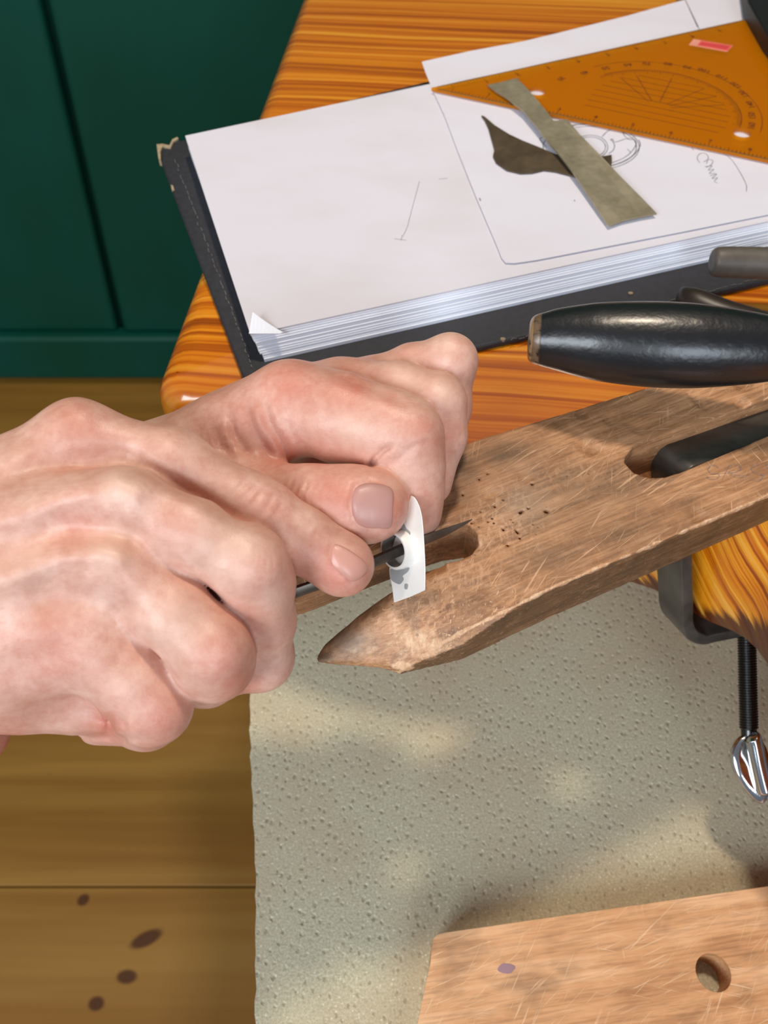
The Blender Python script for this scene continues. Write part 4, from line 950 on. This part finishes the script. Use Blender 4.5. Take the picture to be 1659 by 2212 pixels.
def right_hand():
    o = -.013
    def q(*pts): return [(x, y, d+o, r) for x, y, d, r in pts]
    s = Sculpt(-1080, 850, 820, 1700, .190, .300, .00068, .235)
    palm = s.chain(q((-420, 1200, .246, 130), (40, 1046, .2455, 94), (168, 952, .246, 77)))
    for c_ in (q((-420, 1210, .238, 150), (90, 1125, .2355, 104), (275, 1092, .2315, 83)), q((-420, 1290, .236, 150), (70, 1270, .2325, 106), (262, 1232, .2300, 82)),
               q((-420, 1380, .240, 140), (0, 1420, .2365, 104), (200, 1390, .2330, 82)), q((-420, 1250, .255, 190), (150, 1190, .255, 140)), q((-420, 1430, .250, 140), (40, 1472, .247, 98), (170, 1500, .250, 80))):
        palm = smin(palm, s.chain(c_), .009)
    palm = smin(palm, s.chain(q((150, 1240, .254, 90), (400, 1292, .2460, 62), (505, 1328, .2490, 50))), .004)
    palm = smin(palm, s.chain(q((-420, 1440, .268, 120), (-200, 1525, .270, 100), (-60, 1580, .274, 72))), .012)
    fingers = [q((168, 952, .246, 77), (370, 1004, .2465, 75), (535, 1100, .2495, 74), (570, 1122, .250, 73), (655, 1168, .2515, 65), (736, 1218, .2525, 61), (742, 1222, .2525, 60)),
      q((275, 1092, .2315, 82), (420, 1150, .2310, 78), (535, 1218, .2335, 78), (560, 1262, .239, 70), (570, 1340, .248, 62), (562, 1420, .258, 66), (475, 1448, .268, 62)),
      q((262, 1236, .2300, 78), (376, 1326, .2305, 75), (452, 1402, .2320, 80), (462, 1428, .238, 80), (445, 1450, .250, 70), (385, 1454, .262, 64)),
      q((200, 1390, .2330, 82), (280, 1468, .2345, 76), (328, 1524, .2375, 79), (318, 1546, .246, 66), (215, 1550, .262, 58))]
    palm = smin(palm, s.chain(q((-420, 1280, .250, 150), (-560, 1310, .252, 135), (-900, 1370, .255, 150))), .012)
    tot = smin(palm, s.chain(q((-200, 1130, .272, 110), (200, 1120, .284, 82), (440, 1190, .280, 62), (560, 1215, .274, 46))), .008)
    fs = [smin(palm, s.chain(f, .005), .0075) for f in fingers]
    for f in fs: tot = smin(tot, f, .0016)
    s.d = tot.astype(np.float32)
    B = .246
    # knuckles, tendons
    s.feat([(-260, 1180), (60, 1105), (150, 1070), (240, 1045)], 34, -.0020); s.feat([(-200, 1320), (60, 1230), (130, 1200), (225, 1188)], 32, -.0022); s.feat([(-250, 1480), (0, 1400), (170, 1350)], 40, -.0012); s.feat([(-200, 1080), (60, 960), (150, 900)], 36, -.0010)
    s.feat([(40, 1165), (150, 1140), (260, 1150), (330, 1170)], 36, .0018); s.feat([(20, 1310), (130, 1280), (230, 1290), (310, 1330)], 36, .0018); s.feat([(-40, 1060), (120, 1010), (230, 985), (330, 1000)], 32, .0019); s.feat([(250, 968), (400, 1054), (480, 1102), (545, 1138)], 17, .0015)
    s.feat([(262, 1048), (290, 1062)], 32, -.0016, fade=False); s.feat([(225, 1190), (255, 1203)], 30, -.0016, fade=False); s.feat([(165, 890), (175, 895)], 36, -.0006, fade=False)
    s.feat([(545, 1195), (580, 1225)], 40, -.0003, fade=False); s.feat([(480, 1375), (500, 1395)], 36, -.0006, fade=False); s.feat([(350, 1520), (370, 1535)], 34, -.0004, fade=False)
    # wrinkles over the index joint and along the finger
    for pl in ([(560, 1042), (540, 1062), (512, 1090)], [(578, 1050), (556, 1072), (530, 1108)], [(596, 1062), (580, 1088), (556, 1122)], [(540, 1030), (518, 1052), (496, 1076)], [(612, 1078), (600, 1100), (584, 1128)]): s.feat(pl, 4.5, .00036)
    for pl in ([(690, 1136), (674, 1160), (668, 1182)], [(676, 1128), (660, 1150), (652, 1176)]): s.feat(pl, 4, .00022)
    for k in range(4): s.feat([(560+k*11, 1170+k*5), (552+k*12, 1195+k*5), (550+k*12, 1225+k*6)], 5, .00018)
    # bunched skin at the little-finger edge
    s.feat([(233, 1538), (238, 1560), (232, 1590)], 8, .0007); s.feat([(262, 1545), (272, 1575), (268, 1600)], 7, .0006); s.feat([(205, 1565), (212, 1570)], 22, -.0010, fade=False); s.feat([(280, 1578), (286, 1582)], 20, -.0006, fade=False)
    s.feat([(150, 1592), (240, 1592), (320, 1600)], 7, .0008)
    # nail fold
    s.feat([(736, 1180), (716, 1176), (713, 1200), (728, 1232), (757, 1257), (778, 1252)], 5, .0004)
    ho = s.build('right_hand', M['skin'], who,
        flush=[(580, 1090, 60, .5), (740, 1240, 60, .75), (690, 1215, 60, .45), (580, 1240, 60, .35), (170, 900, 60, .4), (390, 1120, 80, .2), (480, 1420, 60, .55), (520, 1480, 50, .6), (350, 1560, 60, .55), (230, 1570, 45, .75), (100, 1420, 110, .4), (180, 1130, 60, .3), (560, 1340, 60, .35), (20, 1620, 60, .9)],
        pale=[(260, 1050, 45, .5), (235, 1190, 45, .5), (490, 1180, 90, .35), (380, 1350, 70, .3), (600, 1300, 40, .3), (60, 1250, 60, .2)])
    nail(s, [(719, 1180), (714, 1199), (719, 1221), (736, 1240), (757, 1255), (776, 1251), (793, 1235), (790, 1217), (766, 1196), (738, 1180), (726, 1176)], who if False else ho, nailm, .00035)
    return s
def left_hand():
    s = Sculpt(-760, 1060, 690, 1500, .215, .335, .00068, .28)
    L = s.chain
    palm = L([(-300, 1260, .296, 128), (60, 1165, .288, 118), (330, 1046, .282, 106)])
    for c_ in ([(330, 1040, .281, 102), (480, 948, .273, 84), (625, 874, .268, 82)], [(330, 1034, .290, 90), (560, 912, .283, 80), (735, 856, .279, 68)], [(330, 1034, .300, 86), (600, 905, .293, 72), (800, 844, .289, 56)],
               [(350, 1050, .296, 105), (640, 950, .290, 85)], [(330, 1060, .276, 100), (440, 1060, .268, 88)]):
        palm = smin(palm, L(c_), .009)
    palm = smin(palm, L([(-560, 1340, .298, 140), (-300, 1250, .296, 128), (60, 1165, .290, 116)]), .010)
    thumb = L([(400, 1065, .268, 92), (530, 1082, .259, 82), (640, 1088, .2535, 79), (690, 1090, .251, 81), (760, 1091, .2495, 82), (802, 1092, .2495, 80)])
    web = L([(420, 985, .270, 70), (520, 962, .268, 62), (590, 945, .266, 52)])
    palm = smin(palm, web, .008)
    idx = L([(625, 874, .268, 84), (735, 902, .2625, 93), (820, 925, .2585, 84), (872, 945, .2570, 80), (886, 1010, .2590, 68), (884, 1075, .2620, 67), (890, 1112, .2640, 60)], .005)
    mid = L([(735, 856, .279, 70), (860, 852, .273, 66), (940, 872, .2690, 64), (950, 940, .2700, 54), (930, 1045, .2710, 46)])
    rng_ = L([(800, 842, .289, 58), (890, 800, .284, 53), (972, 780, .2790, 55), (966, 880, .282, 48), (955, 970, .283, 42)])
    pky = L([(820, 850, .298, 52), (930, 850, .294, 44), (960, 920, .290, 38), (968, 965, .288, 32)])
    tot = smin(palm, thumb, .010)
    for f, k in ((smin(palm, idx, .008), .0022), (smin(palm, mid, .009), .0018), (smin(palm, rng_, .009), .0016), (smin(palm, pky, .007), .0014)): tot = smin(tot, f, k)
    s.d = tot.astype(np.float32)
    # folds of the web between thumb and index finger
    for pl in ([(462, 915), (474, 955), (505, 1000)], [(492, 890), (508, 940), (552, 1000)], [(530, 870), (545, 925), (592, 995)], [(566, 860), (582, 915), (628, 985)], [(612, 905), (634, 945), (690, 990)]): s.feat(pl, 8+3*rng.random(), .0004+.0005*rng.random())
    for pl in ([(478, 905), (490, 948), (528, 1000)], [(548, 870), (564, 920), (610, 990)], [(585, 862), (604, 918), (654, 985)]): s.feat(pl, 13, -.0006)
    for k in range(7): s.feat([(430+k*12, 935-k*3), (442+k*12, 965), (455+k*14, 985)], 4, .00035)
    s.feat([(800, 1008), (808, 992), (830, 972), (850, 962)], 6, .0016); s.feat([(812, 1000), (850, 1000), (900, 960), (940, 950)], 8, .0003)
    # thumb joint
    for k, (a, b) in enumerate(((-6, .5), (10, .9), (26, .7), (44, .9), (60, .5), (76, .35))): s.feat([(618+a+8, 1028+k*2), (610+a, 1070), (614+a, 1120), (622+a, 1150)], 5, .0009*b)
    s.feat([(640, 1062), (668, 1066)], 16, -.0006); s.feat([(650, 1100), (676, 1108)], 16, -.0004)
    # nail fold
    s.feat([(846, 1052), (800, 1038), (766, 1050), (756, 1092), (766, 1132), (800, 1146), (842, 1142)], 6, .0006)
    # knuckles
    s.feat([(650, 820), (670, 826)], 36, -.0008, fade=False); s.feat([(905, 920), (915, 930)], 34, -.0005, fade=False); s.feat([(700, 800), (800, 838), (900, 880)], 14, .0006)
    s.feat([(940, 850), (950, 856)], 28, -.0005, fade=False)
    ho = s.build('left_hand', M['skin'], who,
        flush=[(500, 930, 400, .10), (620, 810, 90, .6), (760, 840, 60, .75), (850, 860, 50, .7), (910, 920, 45, .45), (730, 1060, 80, .6), (840, 1080, 70, .8), (660, 1090, 60, .45), (520, 900, 110, .4), (900, 1090, 60, .35), (600, 980, 60, .5), (700, 990, 60, .35), (960, 940, 60, .35), (880, 780, 60, .2)],
        pale=[(760, 930, 60, .3), (870, 830, 50, .4), (960, 850, 30, .4), (860, 1040, 35, .4), (950, 750, 40, .25)])
    nail(s, [(846, 1056), (806, 1044), (774, 1050), (761, 1072), (759, 1095), (766, 1122), (784, 1138), (816, 1141), (844, 1138), (849, 1096)], ho, nail2, .00038, label='thumbnail with its shade put into the colour')
    return s
right_hand(); left_hand()
